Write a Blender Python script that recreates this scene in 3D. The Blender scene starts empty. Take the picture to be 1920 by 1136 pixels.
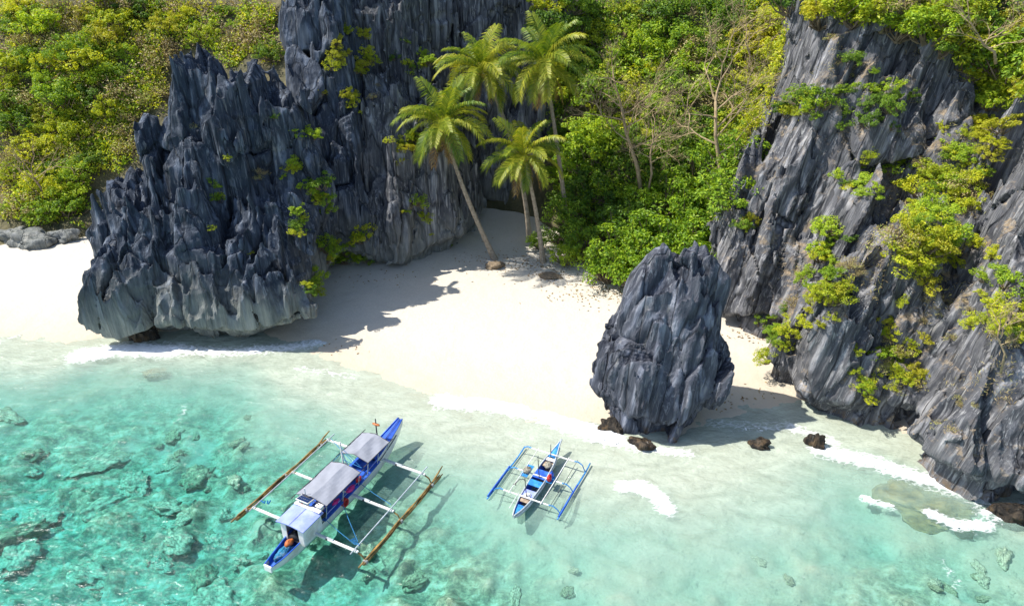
import bpy, math, random
import numpy as np
from mathutils import Vector, Matrix

# ------------------------------------------------------------------ camera, sky, sun
scene = bpy.context.scene
C = scene.collection
CAM_H, PITCH, FPX = 26.0, math.radians(28), 1371.0
cam_data = bpy.data.cameras.new('camera')
cam_data.sensor_width = 36.0
cam_data.lens = 36.0 * FPX / 1920.0
cam_data.clip_end = 2000.0
cam = bpy.data.objects.new('camera', cam_data)
cam.location = (0, 0, CAM_H)
cam.rotation_euler = (math.pi / 2 - PITCH, 0, 0)
C.objects.link(cam)
scene.camera = cam

SUN_EL, SHADOW = math.radians(55), Vector((0.98, -0.12, 0)).normalized()
world = bpy.data.worlds.new('World')
scene.world = world
world.use_nodes = True
wn = world.node_tree
bg = wn.nodes['Background']
sky = wn.nodes.new('ShaderNodeTexSky')
sky.sky_type = 'NISHITA'
sky.sun_disc = False
sky.sun_elevation = SUN_EL
to_sun = -SHADOW
sky.sun_rotation = math.atan2(to_sun.x, to_sun.y)
wn.links.new(sky.outputs[0], bg.inputs[0])
bg.inputs[1].default_value = 0.15
sun_data = bpy.data.lights.new('sun', 'SUN')
sun_data.energy = 5.0
sun_data.angle = math.radians(0.53)
sun_data.color = (1.0, 0.95, 0.86)
sun = bpy.data.objects.new('sun', sun_data)
ray = Vector((SHADOW.x * math.cos(SUN_EL), SHADOW.y * math.cos(SUN_EL), -math.sin(SUN_EL)))
sun.rotation_euler = ray.to_track_quat('-Z', 'Y').to_euler()
sun.location = (-60, 20, 90)
C.objects.link(sun)
scene.view_settings.view_transform = 'Standard'
scene.view_settings.look = 'None'
scene.view_settings.exposure = 0.62
scene.view_settings.gamma = 1.0
scene.view_settings.use_curve_mapping = False
scene.render.engine = 'CYCLES'
scene.cycles.max_bounces = 8
scene.cycles.transparent_max_bounces = 12
scene.cycles.diffuse_bounces = 3
scene.cycles.use_denoising = True

rng = np.random.default_rng(7)
random.seed(7)

# ------------------------------------------------------------------ view geometry (for finding world places)
SP, CP = math.sin(PITCH), math.cos(PITCH)


def ray_dir(px, py):
    dx = (px - 960) / FPX
    dy = (568 - py) / FPX
    return dx, CP + dy * SP, -SP + dy * CP


def at_z(px, py, z=0.0):
    d = ray_dir(px, py)
    t = (z - CAM_H) / d[2]
    return d[0] * t, d[1] * t


def at_y(px, py, Y):
    d = ray_dir(px, py)
    t = Y / d[1]
    return Vector((d[0] * t, Y, CAM_H + d[2] * t))


def project(v):
    z = v[:, 2] - CAM_H
    f = v[:, 1] * CP - z * SP
    u = v[:, 1] * SP + z * CP
    f = np.maximum(f, 0.01)
    return 960 + FPX * v[:, 0] / f, 568 - FPX * u / f, f


# ------------------------------------------------------------------ noise (numpy)
_T = np.random.default_rng(11).random(1 << 18).astype(np.float32)


def vnoise(x, y, z, seed=0):
    """value noise in 0..1, 64-cell period per axis"""
    xi = np.floor(x); yi = np.floor(y); zi = np.floor(z)
    fx = (x - xi).astype(np.float32); fy = (y - yi).astype(np.float32); fz = (z - zi).astype(np.float32)
    xi = xi.astype(np.int32) + seed * 7; yi = yi.astype(np.int32) + seed * 13; zi = zi.astype(np.int32) + seed * 29
    fx = fx * fx * (3 - 2 * fx); fy = fy * fy * (3 - 2 * fy); fz = fz * fz * (3 - 2 * fz)
    x0 = (xi & 63) << 12; x1 = ((xi + 1) & 63) << 12
    y0 = (yi & 63) << 6; y1 = ((yi + 1) & 63) << 6
    z0 = zi & 63; z1 = (zi + 1) & 63
    a = _T[x0 | y0 | z0]; a = a + (_T[x1 | y0 | z0] - a) * fx
    b = _T[x0 | y1 | z0]; b = b + (_T[x1 | y1 | z0] - b) * fx
    c = _T[x0 | y0 | z1]; c = c + (_T[x1 | y0 | z1] - c) * fx
    d = _T[x0 | y1 | z1]; d = d + (_T[x1 | y1 | z1] - d) * fx
    a = a + (b - a) * fy
    c = c + (d - c) * fy
    return a + (c - a) * fz


def ridged(x, y, z, seed=0):
    return 1.0 - np.abs(2.0 * vnoise(x, y, z, seed) - 1.0)


def fbm2(x, y, seed=0, octv=4):
    r = np.zeros(np.shape(x), np.float32); a = 0.5; z = np.zeros_like(x)
    for o in range(octv):
        r += a * vnoise(x * 2 ** o + 3.7 * o, y * 2 ** o + 1.9 * o, z, seed + o)
        a *= 0.5
    return r / (1 - 0.5 ** octv)


def _hash(ix, iy, iz, k):
    h = (ix * 374761393 + iy * 668265263 + iz * 2147483647 + k * 974711) & 0xFFFFFFFF
    h = ((h ^ (h >> 13)) * 1274126177) & 0xFFFFFFFF
    h = h ^ (h >> 16)
    return (h & 0xFFFF).astype(np.float32) / 65535.0


def cells(x, y, z, seed=0):
    """3-D Voronoi: F1, F2 and a random value of the nearest cell"""
    xi = np.floor(x).astype(np.int64); yi = np.floor(y).astype(np.int64); zi = np.floor(z).astype(np.int64)
    f1 = np.full(x.shape, 9.0, np.float32); f2 = f1.copy(); rv = np.zeros(x.shape, np.float32)
    for dx in (-1, 0, 1):
        for dy in (-1, 0, 1):
            for dz in (-1, 0, 1):
                cx = xi + dx; cy = yi + dy; cz = zi + dz
                px = cx + 0.15 + 0.7 * _hash(cx, cy, cz, 1 + seed) - x
                py = cy + 0.15 + 0.7 * _hash(cx, cy, cz, 2 + seed) - y
                pz = cz + 0.15 + 0.7 * _hash(cx, cy, cz, 3 + seed) - z
                d = np.sqrt(px * px + py * py + pz * pz).astype(np.float32)
                m = d < f1
                f2 = np.where(m, f1, np.minimum(f2, d))
                rv = np.where(m, _hash(cx, cy, cz, 4 + seed), rv)
                f1 = np.where(m, d, f1)
    return f1, f2, rv


def sstep(a, b, x):
    t = np.clip((x - a) / (b - a), 0, 1)
    return t * t * (3 - 2 * t)


# ------------------------------------------------------------------ object helpers
def tag(o, label=None, cat=None, group=None, kind=None):
    if label: o['label'] = label
    if cat: o['category'] = cat
    if group: o['group'] = group
    if kind: o['kind'] = kind
    return o


def mesh_np(name, v, f, mat=None, smooth=False):
    """v (n,3); f list of int arrays (k,3) / (k,4)"""
    me = bpy.data.meshes.new(name)
    v = np.asarray(v, np.float32)
    fs = f if isinstance(f, list) else [f]
    fs = [np.asarray(q, np.int32) for q in fs if len(q)]
    me.vertices.add(len(v))
    me.vertices.foreach_set('co', v.ravel())
    nl = sum(q.size for q in fs); nf = sum(len(q) for q in fs)
    me.loops.add(nl); me.polygons.add(nf)
    me.loops.foreach_set('vertex_index', np.concatenate([q.ravel() for q in fs]))
    tot = np.concatenate([np.full(len(q), q.shape[1], np.int32) for q in fs])
    st = np.concatenate([[0], np.cumsum(tot)[:-1]]).astype(np.int32)
    me.polygons.foreach_set('loop_start', st)
    me.update(calc_edges=True)
    me.polygons.foreach_set('use_smooth', np.full(nf, smooth, bool))
    if mat: me.materials.append(mat)
    return me


def link(name, data, parent=None, loc=None):
    o = bpy.data.objects.new(name, data)
    C.objects.link(o)
    if parent: o.parent = parent
    if loc is not None: o.location = loc
    return o


def empty(name, loc, rz=0.0, scale=1.0):
    o = bpy.data.objects.new(name, None)
    o.empty_display_size = 0.3
    o.location = loc
    o.rotation_euler = (0, 0, rz)
    o.scale = (scale, scale, scale)
    C.objects.link(o)
    return o


class MB:
    """collects simple shapes into one mesh"""
    def __init__(s): s.v = []; s.f3 = []; s.f4 = []; s.n = 0

    def add(s, v, f):
        v = np.asarray(v, float).reshape(-1, 3)
        for q in f:
            (s.f4 if len(q) == 4 else s.f3).append([i + s.n for i in q])
        s.v.append(v); s.n += len(v)
        return s

    def tube(s, pts, rad, k=6, caps=True):
        pts = [Vector(p) for p in pts]
        n = len(pts)
        if not hasattr(rad, '__len__'): rad = [rad] * n
        vs = []
        for i, p in enumerate(pts):
            t = (pts[min(i + 1, n - 1)] - pts[max(i - 1, 0)]).normalized()
            a = t.cross(Vector((0, 0, 1)))
            if a.length < 0.05: a = t.cross(Vector((0, 1, 0)))
            a.normalize(); b = t.cross(a)
            for j in range(k):
                g = 2 * math.pi * j / k
                vs.append(p + (a * math.cos(g) + b * math.sin(g)) * rad[i])
        fs = []
        for i in range(n - 1):
            for j in range(k):
                j2 = (j + 1) % k
                fs.append((i * k + j, (i + 1) * k + j, (i + 1) * k + j2, i * k + j2))
        if caps:
            vs.append(pts[0]); vs.append(pts[-1]); m = n * k
            for j in range(k):
                fs.append((m, j, (j + 1) % k))
                fs.append((m + 1, (n - 1) * k + (j + 1) % k, (n - 1) * k + j))
        return s.add([tuple(v) for v in vs], fs)

    def box(s, c, d, rz=0.0, rx=0.0, ry=0.0, bev=0.0):
        hx, hy, hz = d[0] / 2, d[1] / 2, d[2] / 2
        b = min(bev, hx * .45, hy * .45, hz * .45)
        M = Matrix.Translation(c) @ Matrix.Rotation(rz, 4, 'Z') @ Matrix.Rotation(ry, 4, 'Y') @ Matrix.Rotation(rx, 4, 'X')
        if b <= 0:
            v = [(x * hx, y * hy, z * hz) for z in (-1, 1) for y in (-1, 1) for x in (-1, 1)]
            f = [(0, 2, 3, 1), (4, 5, 7, 6), (0, 1, 5, 4), (2, 6, 7, 3), (0, 4, 6, 2), (1, 3, 7, 5)]
        else:
            v = []; f = []
            zs = [(-hz, b), (-hz + b, 0), (hz - b, 0), (hz, b)]
            for z, ins in zs:
                X, Y = hx - ins, hy - ins
                v += [(-X + b, -Y, z), (X - b, -Y, z), (X, -Y + b, z), (X, Y - b, z), (X - b, Y, z), (-X + b, Y, z), (-X, Y - b, z), (-X, -Y + b, z)]
            for i in range(3):
                for j in range(8):
                    j2 = (j + 1) % 8
                    f.append((i * 8 + j, i * 8 + j2, (i + 1) * 8 + j2, (i + 1) * 8 + j))
            v.append((0, 0, -hz)); v.append((0, 0, hz))
            for j in range(8):
                f.append((32, (j + 1) % 8, j)); f.append((33, 24 + j, 24 + (j + 1) % 8))
        return s.add([tuple(M @ Vector(p)) for p in v], f)

    def sheet(s, grid, th=0.0):
        """grid[i][j] of points -> quads (both sides when th)"""
        n, m = len(grid), len(grid[0])
        v = [tuple(p) for r in grid for p in r]
        f = [(i * m + j, i * m + j + 1, (i + 1) * m + j + 1, (i + 1) * m + j) for i in range(n - 1) for j in range(m - 1)]
        if th:
            k = len(v)
            v += [(p[0], p[1], p[2] - th) for p in v]
            f += [tuple(reversed([a + k for a in q])) for q in f]
            ring = [j for j in range(m)] + [i * m + m - 1 for i in range(1, n)] + [(n - 1) * m + j for j in range(m - 2, -1, -1)] + [i * m for i in range(n - 2, 0, -1)]
            for a, b in zip(ring, ring[1:] + ring[:1]):
                f.append((b, a, a + k, b + k))
        return s.add(v, f)

    def blob(s, c, r, k=8, m=5, wob=0.0, seed=0):
        R = random.Random(seed)
        v = []
        for i in range(m + 1):
            th = math.pi * i / m
            for j in range(k):
                g = 2 * math.pi * j / k
                q = 1 + wob * (R.random() - .5) * 2
                v.append((c[0] + r[0] * q * math.sin(th) * math.cos(g), c[1] + r[1] * q * math.sin(th) * math.sin(g), c[2] + r[2] * q * math.cos(th)))
        f = [(i * k + j, (i + 1) * k + j, (i + 1) * k + (j + 1) % k, i * k + (j + 1) % k) for i in range(m) for j in range(k)]
        return s.add(v, f)

    def build(s, name, mat, parent=None, smooth=False, loc=None):
        fs = []
        if s.f4: fs.append(np.array(s.f4))
        if s.f3: fs.append(np.array(s.f3))
        return link(name, mesh_np(name, np.concatenate(s.v), fs, mat, smooth), parent, loc)


# ------------------------------------------------------------------ materials
def new_mat(name):
    m = bpy.data.materials.new(name)
    m.use_nodes = True
    nt = m.node_tree
    return m, nt, nt.nodes['Principled BSDF'], nt.links


def N(nt, typ, **kw):
    n = nt.nodes.new(typ)
    for k, v in kw.items():
        if k in n.inputs: n.inputs[k].default_value = v
        else: setattr(n, k, v)
    return n


def ramp(nt, src, stops, interp='LINEAR'):
    r = nt.nodes.new('ShaderNodeValToRGB')
    r.color_ramp.interpolation = interp
    e = r.color_ramp.elements
    while len(e) < len(stops): e.new(0.5)
    for q, (p, c) in zip(e, stops):
        q.position = p
        q.color = (c, c, c, 1) if not hasattr(c, '__len__') else (*c, 1)
    nt.links.new(src, r.inputs[0])
    return r.outputs[0]


def mixc(nt, fac, a, b, mode='MIX'):
    m = nt.nodes.new('ShaderNodeMix')
    m.data_type = 'RGBA'; m.blend_type = mode
    for sock, val in ((m.inputs[0], fac), (m.inputs[6], a), (m.inputs[7], b)):
        if isinstance(val, bpy.types.NodeSocket): nt.links.new(val, sock)
        elif hasattr(val, '__len__'): sock.default_value = (*val, 1)
        else: sock.default_value = val
    return m.outputs[2]


def math_n(nt, op, a, b=0.0, c=0.0, clamp=False):
    m = nt.nodes.new('ShaderNodeMath'); m.operation = op; m.use_clamp = clamp
    for s_, val in zip(m.inputs, (a, b, c)):
        if isinstance(val, bpy.types.NodeSocket): nt.links.new(val, s_)
        else: s_.default_value = val
    return m.outputs[0]


def coords(nt, scale=(1, 1, 1), rot=(0, 0, 0), kind='Position'):
    if kind == 'Position':
        g = nt.nodes.new('ShaderNodeNewGeometry').outputs['Position']
    else:
        g = nt.nodes.new('ShaderNodeTexCoord').outputs[kind]
    mp = nt.nodes.new('ShaderNodeMapping')
    mp.inputs['Scale'].default_value = scale
    mp.inputs['Rotation'].default_value = rot
    nt.links.new(g, mp.inputs[0])
    return mp.outputs[0]


def noise(nt, vec, scale, detail=5, rough=0.55, dist=0.0):
    n = N(nt, 'ShaderNodeTexNoise', Scale=scale, Detail=detail, Roughness=rough, Distortion=dist)
    nt.links.new(vec, n.inputs['Vector'])
    return n.outputs['Fac']


def simple_mat(name, col, rough=0.55, var=0.12, scale=6.0, spec=0.4, bump=0.0, dirt=None):
    m, nt, p, L = new_mat(name)
    v = coords(nt, kind='Object')
    n = noise(nt, v, scale, 5, 0.6)
    lo = tuple(c * (1 - var * 1.6) for c in col); hi = tuple(min(1, c * (1 + var)) for c in col)
    c = ramp(nt, n, [(0.3, lo), (0.7, hi)])
    if dirt:
        n2 = noise(nt, v, scale * 0.45, 6, 0.7)
        c = mixc(nt, ramp(nt, n2, [(0.52, 0.0), (0.68, 0.8)]), c, dirt)
    L.new(c, p.inputs['Base Color'])
    p.inputs['Roughness'].default_value = rough
    p.inputs['Specular IOR Level'].default_value = spec
    if bump:
        b = N(nt, 'ShaderNodeBump', Strength=bump, Distance=0.02)
        L.new(noise(nt, v, scale * 3, 4), b.inputs['Height'])
        L.new(b.outputs[0], p.inputs['Normal'])
    return m


def rock_mat(name, dark, mid, light, shear=(0, 0), pale=0.0, pale_top=5.0, soil=0.0):
    m, nt, p, L = new_mat(name)
    g = nt.nodes.new('ShaderNodeNewGeometry').outputs['Position']
    sep = nt.nodes.new('ShaderNodeSeparateXYZ'); L.new(g, sep.inputs[0])
    sx = math_n(nt, 'MULTIPLY_ADD', sep.outputs[2], -shear[0], sep.outputs[0])
    sy = math_n(nt, 'MULTIPLY_ADD', sep.outputs[2], -shear[1], sep.outputs[1])
    zz = math_n(nt, 'MULTIPLY', sep.outputs[2], 0.16)
    cmb = nt.nodes.new('ShaderNodeCombineXYZ')
    L.new(sx, cmb.inputs[0]); L.new(sy, cmb.inputs[1]); L.new(zz, cmb.inputs[2])
    st = cmb.outputs[0]
    n1 = noise(nt, st, 1.3, 8, 0.62, 0.6)
    n2 = noise(nt, g, 0.35, 5, 0.6)
    n3 = noise(nt, st, 5.0, 6, 0.7, 0.3)
    c = ramp(nt, n1, [(0.30, dark), (0.50, mid), (0.72, light)])
    c = mixc(nt, ramp(nt, n3, [(0.45, 0.0), (0.75, 0.55)]), c, light)
    c = mixc(nt, ramp(nt, n2, [(0.42, 0.0), (0.62, 0.55)]), c, dark)
    # darker slits at low ridged-noise values, paler crests at high ones
    rg_ = N(nt, 'ShaderNodeTexNoise', Scale=1.5, Detail=7, Roughness=0.62, Distortion=0.4)
    rg_.noise_type = 'RIDGED_MULTIFRACTAL'
    L.new(st, rg_.inputs['Vector'])
    c = mixc(nt, ramp(nt, rg_.outputs['Fac'], [(0.06, 0.7), (0.22, 0.0)]), c, tuple(q * 0.4 for q in dark))
    c = mixc(nt, ramp(nt, rg_.outputs['Fac'], [(0.42, 0.0), (0.80, 0.6)]), c, tuple(min(.6, q * 1.35) for q in light))
    vo = N(nt, 'ShaderNodeTexVoronoi', Scale=0.62); vo.feature = 'DISTANCE_TO_EDGE'
    nw = N(nt, 'ShaderNodeTexNoise', Scale=1.1, Detail=4); L.new(st, nw.inputs['Vector'])
    L.new(mixc(nt, 0.42, st, nw.outputs['Color'], 'LINEAR_LIGHT'), vo.inputs['Vector'])
    crack = ramp(nt, vo.outputs['Distance'], [(0.0, 0.85), (0.045, 0.0)])
    c = mixc(nt, crack, c, tuple(q * 0.3 for q in dark))
    cm2 = nt.nodes.new('ShaderNodeCombineXYZ')
    L.new(sx, cm2.inputs[0]); L.new(sy, cm2.inputs[1]); L.new(math_n(nt, 'MULTIPLY', sep.outputs[2], 0.045), cm2.inputs[2])
    n6 = noise(nt, cm2.outputs[0], 5.5, 6, 0.7, 0.9)
    c = mixc(nt, math_n(nt, 'MULTIPLY', ramp(nt, n6, [(0.52, 0.0), (0.68, 0.6)]), ramp(nt, n2, [(0.38, 0.25), (0.6, 1.0)])), c, tuple(min(.6, q * 1.25) for q in light))
    c = mixc(nt, ramp(nt, n6, [(0.34, 0.6), (0.46, 0.0)]), c, tuple(q * 0.6 for q in dark))
    if soil:
        ns = noise(nt, g, 0.55, 7, 0.72, 0.5)
        sc_ = ramp(nt, n3, [(0.35, (0.16, 0.115, 0.07)), (0.6, (0.36, 0.28, 0.18))])
        up = nt.nodes.new('ShaderNodeSeparateXYZ'); L.new(nt.nodes.new('ShaderNodeNewGeometry').outputs['Normal'], up.inputs[0])
        c = mixc(nt, math_n(nt, 'MULTIPLY', ramp(nt, ns, [(0.50, 0.0), (0.60, soil)]), ramp(nt, up.outputs[2], [(0.25, 0.0), (0.55, 1.0)])), c, sc_)
    # thin drip streaks of pale calcite
    n4 = noise(nt, st, 2.6, 3, 0.5)
    c = mixc(nt, ramp(nt, n4, [(0.64, 0.0), (0.72, 0.35)]), c, (0.36, 0.35, 0.33))
    if pale:
        hgt = math_n(nt, 'MULTIPLY_ADD', n2, 6.0, sep.outputs[2])
        mk = ramp(nt, math_n(nt, 'DIVIDE', hgt, pale_top + 6.0), [(0.45, pale), (0.8, 0.0)])
        pc = ramp(nt, noise(nt, st, 2.0, 7, 0.65), [(0.3, (0.10, 0.115, 0.105)), (0.5, (0.24, 0.25, 0.22)), (0.7, (0.40, 0.39, 0.33))])
        c = mixc(nt, mk, c, pc)
    # rusty splash zone just above the water
    spl = ramp(nt, sep.outputs[2], [(0.0, 1.0), (0.75, 0.0)])
    n5 = noise(nt, g, 1.7, 6, 0.7)
    c = mixc(nt, math_n(nt, 'MULTIPLY', spl, ramp(nt, n5, [(0.50, 0.0), (0.60, 0.8)])), c, (0.15, 0.095, 0.045))
    L.new(c, p.inputs['Base Color'])
    p.inputs['Roughness'].default_value = 0.88
    p.inputs['Specular IOR Level'].default_value = 0.25
    b = N(nt, 'ShaderNodeBump', Strength=1.0, Distance=0.26)
    L.new(math_n(nt, 'ADD', math_n(nt, 'MULTIPLY', rg_.outputs['Fac'], 0.55), math_n(nt, 'MULTIPLY_ADD', crack, -0.35, math_n(nt, 'ADD', math_n(nt, 'MULTIPLY', n3, 0.4), math_n(nt, 'MULTIPLY', n6, 0.35)))), b.inputs['Height'])
    L.new(b.outputs[0], p.inputs['Normal'])
    return m


def leaf_mat(name, cols, trans=0.42, rough=0.5, objvar=0.35):
    m, nt, p, L = new_mat(name)
    rnd = nt.nodes.new('ShaderNodeNewGeometry').outputs['Random Per Island']
    ob = nt.nodes.new('ShaderNodeObjectInfo').outputs['Random']
    f = math_n(nt, 'ADD', math_n(nt, 'MULTIPLY', rnd, 1 - objvar), math_n(nt, 'MULTIPLY', ob, objvar))
    k = len(cols)
    c = ramp(nt, f, [(0.15 + 0.7 * i / (k - 1), q) for i, q in enumerate(cols)])
    L.new(c, p.inputs['Base Color'])
    p.inputs['Roughness'].default_value = rough
    p.inputs['Specular IOR Level'].default_value = 0.35
    t = nt.nodes.new('ShaderNodeBsdfTranslucent')
    L.new(mixc(nt, 1.0, c, (1.25, 1.15, 0.5), 'MULTIPLY'), t.inputs[0])
    mx = nt.nodes.new('ShaderNodeMixShader'); mx.inputs[0].default_value = trans
    L.new(p.outputs[0], mx.inputs[1]); L.new(t.outputs[0], mx.inputs[2])
    L.new(mx.outputs[0], nt.nodes['Material Output'].inputs[0])
    return m


MAT = {}
MAT['rock_left'] = rock_mat('limestone_dark_shade_tint', (0.036, 0.050, 0.078), (0.095, 0.120, 0.171), (0.240, 0.265, 0.305), pale=0.75, pale_top=4.5)  # dark limestone, with the blue of its sky-lit shade added to the albedo
MAT['rock_mid'] = rock_mat('limestone_grey', (0.065, 0.073, 0.094), (0.209, 0.218, 0.241), (0.472, 0.472, 0.489), pale=0.6, pale_top=4.0)
MAT['rock_stack'] = rock_mat('limestone_stack', (0.062, 0.069, 0.094), (0.163, 0.180, 0.232), (0.326, 0.342, 0.383), shear=(0.12, 0))
MAT['rock_right'] = rock_mat('limestone_light', (0.084, 0.089, 0.106), (0.251, 0.253, 0.276), (0.492, 0.482, 0.482), shear=(0.2, 0), soil=0.85)
MAT['rock_small'] = rock_mat('wet_rock', (0.02, 0.02, 0.02), (0.06, 0.05, 0.04), (0.16, 0.12, 0.08))
MAT['lime'] = leaf_mat('leaf_lime', [(0.216, 0.307, 0.021), (0.431, 0.506, 0.028), (0.704, 0.686, 0.043)])
MAT['green'] = leaf_mat('leaf_green', [(0.119, 0.23, 0.023), (0.284, 0.438, 0.03), (0.52, 0.624, 0.038)])
MAT['dark'] = leaf_mat('leaf_dark', [(0.06, 0.127, 0.023), (0.141, 0.265, 0.027), (0.307, 0.446, 0.034)])
MAT['vivid'] = leaf_mat('leaf_vivid', [(0.088, 0.186, 0.011), (0.2, 0.342, 0.017), (0.399, 0.513, 0.029)])
MAT['yellow'] = leaf_mat('leaf_yellow', [(0.26, 0.31, 0.02), (0.42, 0.44, 0.03), (0.58, 0.53, 0.05)])
MAT['dry'] = leaf_mat('leaf_dry', [(0.248, 0.186, 0.093), (0.419, 0.326, 0.155), (0.372, 0.419, 0.078)], trans=0.2)
MAT['palm'] = leaf_mat('palm_leaf', [(0.09, 0.17, 0.015), (0.24, 0.30, 0.02), (0.46, 0.44, 0.04)], trans=0.35, rough=0.5, objvar=0.5)
MAT['palm_dead'] = leaf_mat('palm_dead', [(0.16, 0.09, 0.03), (0.30, 0.18, 0.06), (0.38, 0.27, 0.09)], trans=0.2)
MAT['bark'] = simple_mat('bark', (0.20, 0.155, 0.105), 0.9, 0.3, 5, 0.2, 0.6)
MAT['bark_pale'] = simple_mat('bark_pale', (0.36, 0.27, 0.16), 0.9, 0.25, 5, 0.2, 0.4)
MAT['palm_bark'] = simple_mat('palm_bark', (0.34, 0.28, 0.21), 0.9, 0.25, 5, 0.2, 0.6)
MAT['coconut'] = simple_mat('coconut', (0.36, 0.24, 0.05), 0.5, 0.3, 6)

# ------------------------------------------------------------------ terrain: beach and seabed
SH = np.array([(-90, 45), (-50, 44.2), (-35, 43.2), (-30, 42.8), (-27, 44.6), (-17.5, 44.2), (-14.0, 41.2), (-9, 38.8), (-3.5, 36), (1.3, 34.6), (5, 33.4), (9.7, 33.6), (13.7, 35.2), (17, 36.4), (20, 35.6), (22.6, 33), (25, 31), (40, 24), (90, 5)], float)
FOOT = np.array([(-90, 58), (-44, 58.5), (-37, 60), (-30, 60), (-20, 58), (-8, 64.5), (-3, 65.5), (2, 63), (5, 58), (9, 53.5), (15, 51), (20, 50), (30, 48), (90, 40)], float)


def shore_d(x, y):
    return (y - np.interp(x, SH[:, 0], SH[:, 1])) * 0.92


def ground(x, y):
    d = shore_d(x, y) + 1.6 * (fbm2(x * 0.12 + 9, y * 0.12, 3, 3) - 0.5)
    land = 0.05 * np.minimum(d, 10) + 0.03 * np.maximum(d - 10, 0)
    sl = np.interp(x, [-40, -12, 0, 6, 30], [0.16, 0.135, 0.085, 0.06, 0.075])
    q = np.maximum(-d, 0)
    mx = np.interp(x, [-40, -5, 10, 30], [2.3, 2.1, 1.3, 1.2])
    deep = mx * (1 - np.exp(-q * sl / mx)) + 0.012 * q
    z = np.where(d > 0, land, -deep)
    bump = (fbm2(x * 0.35, y * 0.35, 8, 4) - 0.5)
    z = z + bump * np.where(d > 0, 0.10, np.clip(q * 0.11, 0.0, 0.75))
    lum = np.clip(fbm2(x * 0.8, y * 0.95, 27, 4) - 0.47, 0, 1) * 3.0 * (0.35 + 1.3 * fbm2(x * 2.6, y * 3.0, 29, 2))
    z = z + np.where(d > 0, 0, lum * np.clip((q - 4.5 - 4 * (x > 3)) * 0.07, 0.0, 0.55))
    z = np.minimum(z, np.where(d > 0, 99, -0.02))
    z = z + (fbm2(x * 1.6, y * 1.6, 21, 3) - 0.5) * np.where(d > 0, 0.07, 0.05 + np.clip(q * 0.02, 0, .2))
    return z


def hill(x, y):
    f = np.interp(x, FOOT[:, 0], FOOT[:, 1])
    d = y - f
    sl = np.interp(x, [-60, -20, 0, 10, 20, 40], [0.85, 0.9, 1.3, 1.0, 0.9, 0.8])
    z = d * sl + 5.0 * (fbm2(x * 0.09, y * 0.09, 31, 4) - 0.5) + 2.2 * (fbm2(x * 0.4, y * 0.4, 37, 3) - 0.5)
    return np.minimum(z, 60 + 0.2 * z)


def grid_mesh(name, xs, ys, zfun, mat, keep=None):
    X, Y = np.meshgrid(xs, ys, indexing='ij')
    Z = zfun(X, Y)
    v = np.stack([X, Y, Z], -1).reshape(-1, 3)
    nx, ny = len(xs), len(ys)
    i, j = np.meshgrid(np.arange(nx - 1), np.arange(ny - 1), indexing='ij')
    a = (i * ny + j).ravel()
    f = np.stack([a, a + ny, a + ny + 1, a + 1], -1)
    if keep is not None:
        f = f[keep(v)[f].any(1)]
    return v, f, X, Y, Z


def spaced(lo, a, b, hi, fine, coarse):
    return np.concatenate([np.arange(lo, a, coarse), np.arange(a, b, fine), np.arange(b, hi + coarse, coarse)])


# sand: dry, wet and submerged (wetness and growth are properties of the place)
m, nt, p, L = new_mat('coral_sand')
g = nt.nodes.new('ShaderNodeNewGeometry').outputs['Position']
sep = nt.nodes.new('ShaderNodeSeparateXYZ'); L.new(g, sep.inputs[0])
nA = noise(nt, g, 0.5, 6, 0.6); nB = noise(nt, g, 7.0, 6, 0.7)
c = ramp(nt, nB, [(0.3, (0.46, 0.425, 0.36)), (0.7, (0.57, 0.53, 0.46))])
c = mixc(nt, ramp(nt, nA, [(0.4, 0.0), (0.7, 0.5)]), c, (0.50, 0.46, 0.39))
wet = ramp(nt, math_n(nt, 'ADD', sep.outputs[2], math_n(nt, 'MULTIPLY', nA, 0.15)), [(0.08, 1.0), (0.34, 0.0)])
c = mixc(nt, math_n(nt, 'MULTIPLY', wet, 0.75), c, (0.48, 0.405, 0.30))
reef = nt.nodes.new('ShaderNodeAttribute'); reef.attribute_name = 'reef'
rc = ramp(nt, math_n(nt, 'ADD', math_n(nt, 'MULTIPLY', noise(nt, vs_ := coords(nt, (1, 1.35, 1)), 1.0, 9, 0.72, 0.3), 0.6), math_n(nt, 'MULTIPLY', noise(nt, vs_, 3.2, 7, 0.7, 0.4), 0.4)), [(0.39, (0.03, 0.05, 0.035)), (0.46, (0.13, 0.135, 0.08)), (0.52, (0.34, 0.31, 0.19)), (0.59, (0.58, 0.53, 0.40))])
c = mixc(nt, reef.outputs['Fac'], c, rc)
L.new(c, p.inputs['Base Color'])
L.new(ramp(nt, wet, [(0.0, 0.95), (1.0, 0.55)]), p.inputs['Roughness'])
p.inputs['Specular IOR Level'].default_value = 0.2
b = N(nt, 'ShaderNodeBump', Strength=0.75, Distance=0.07)
L.new(math_n(nt, 'ADD', noise(nt, g, 3.0, 6, 0.65), math_n(nt, 'MULTIPLY', nB, 0.35)), b.inputs['Height'])
L.new(b.outputs[0], p.inputs['Normal'])
MAT['sand'] = m

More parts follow.
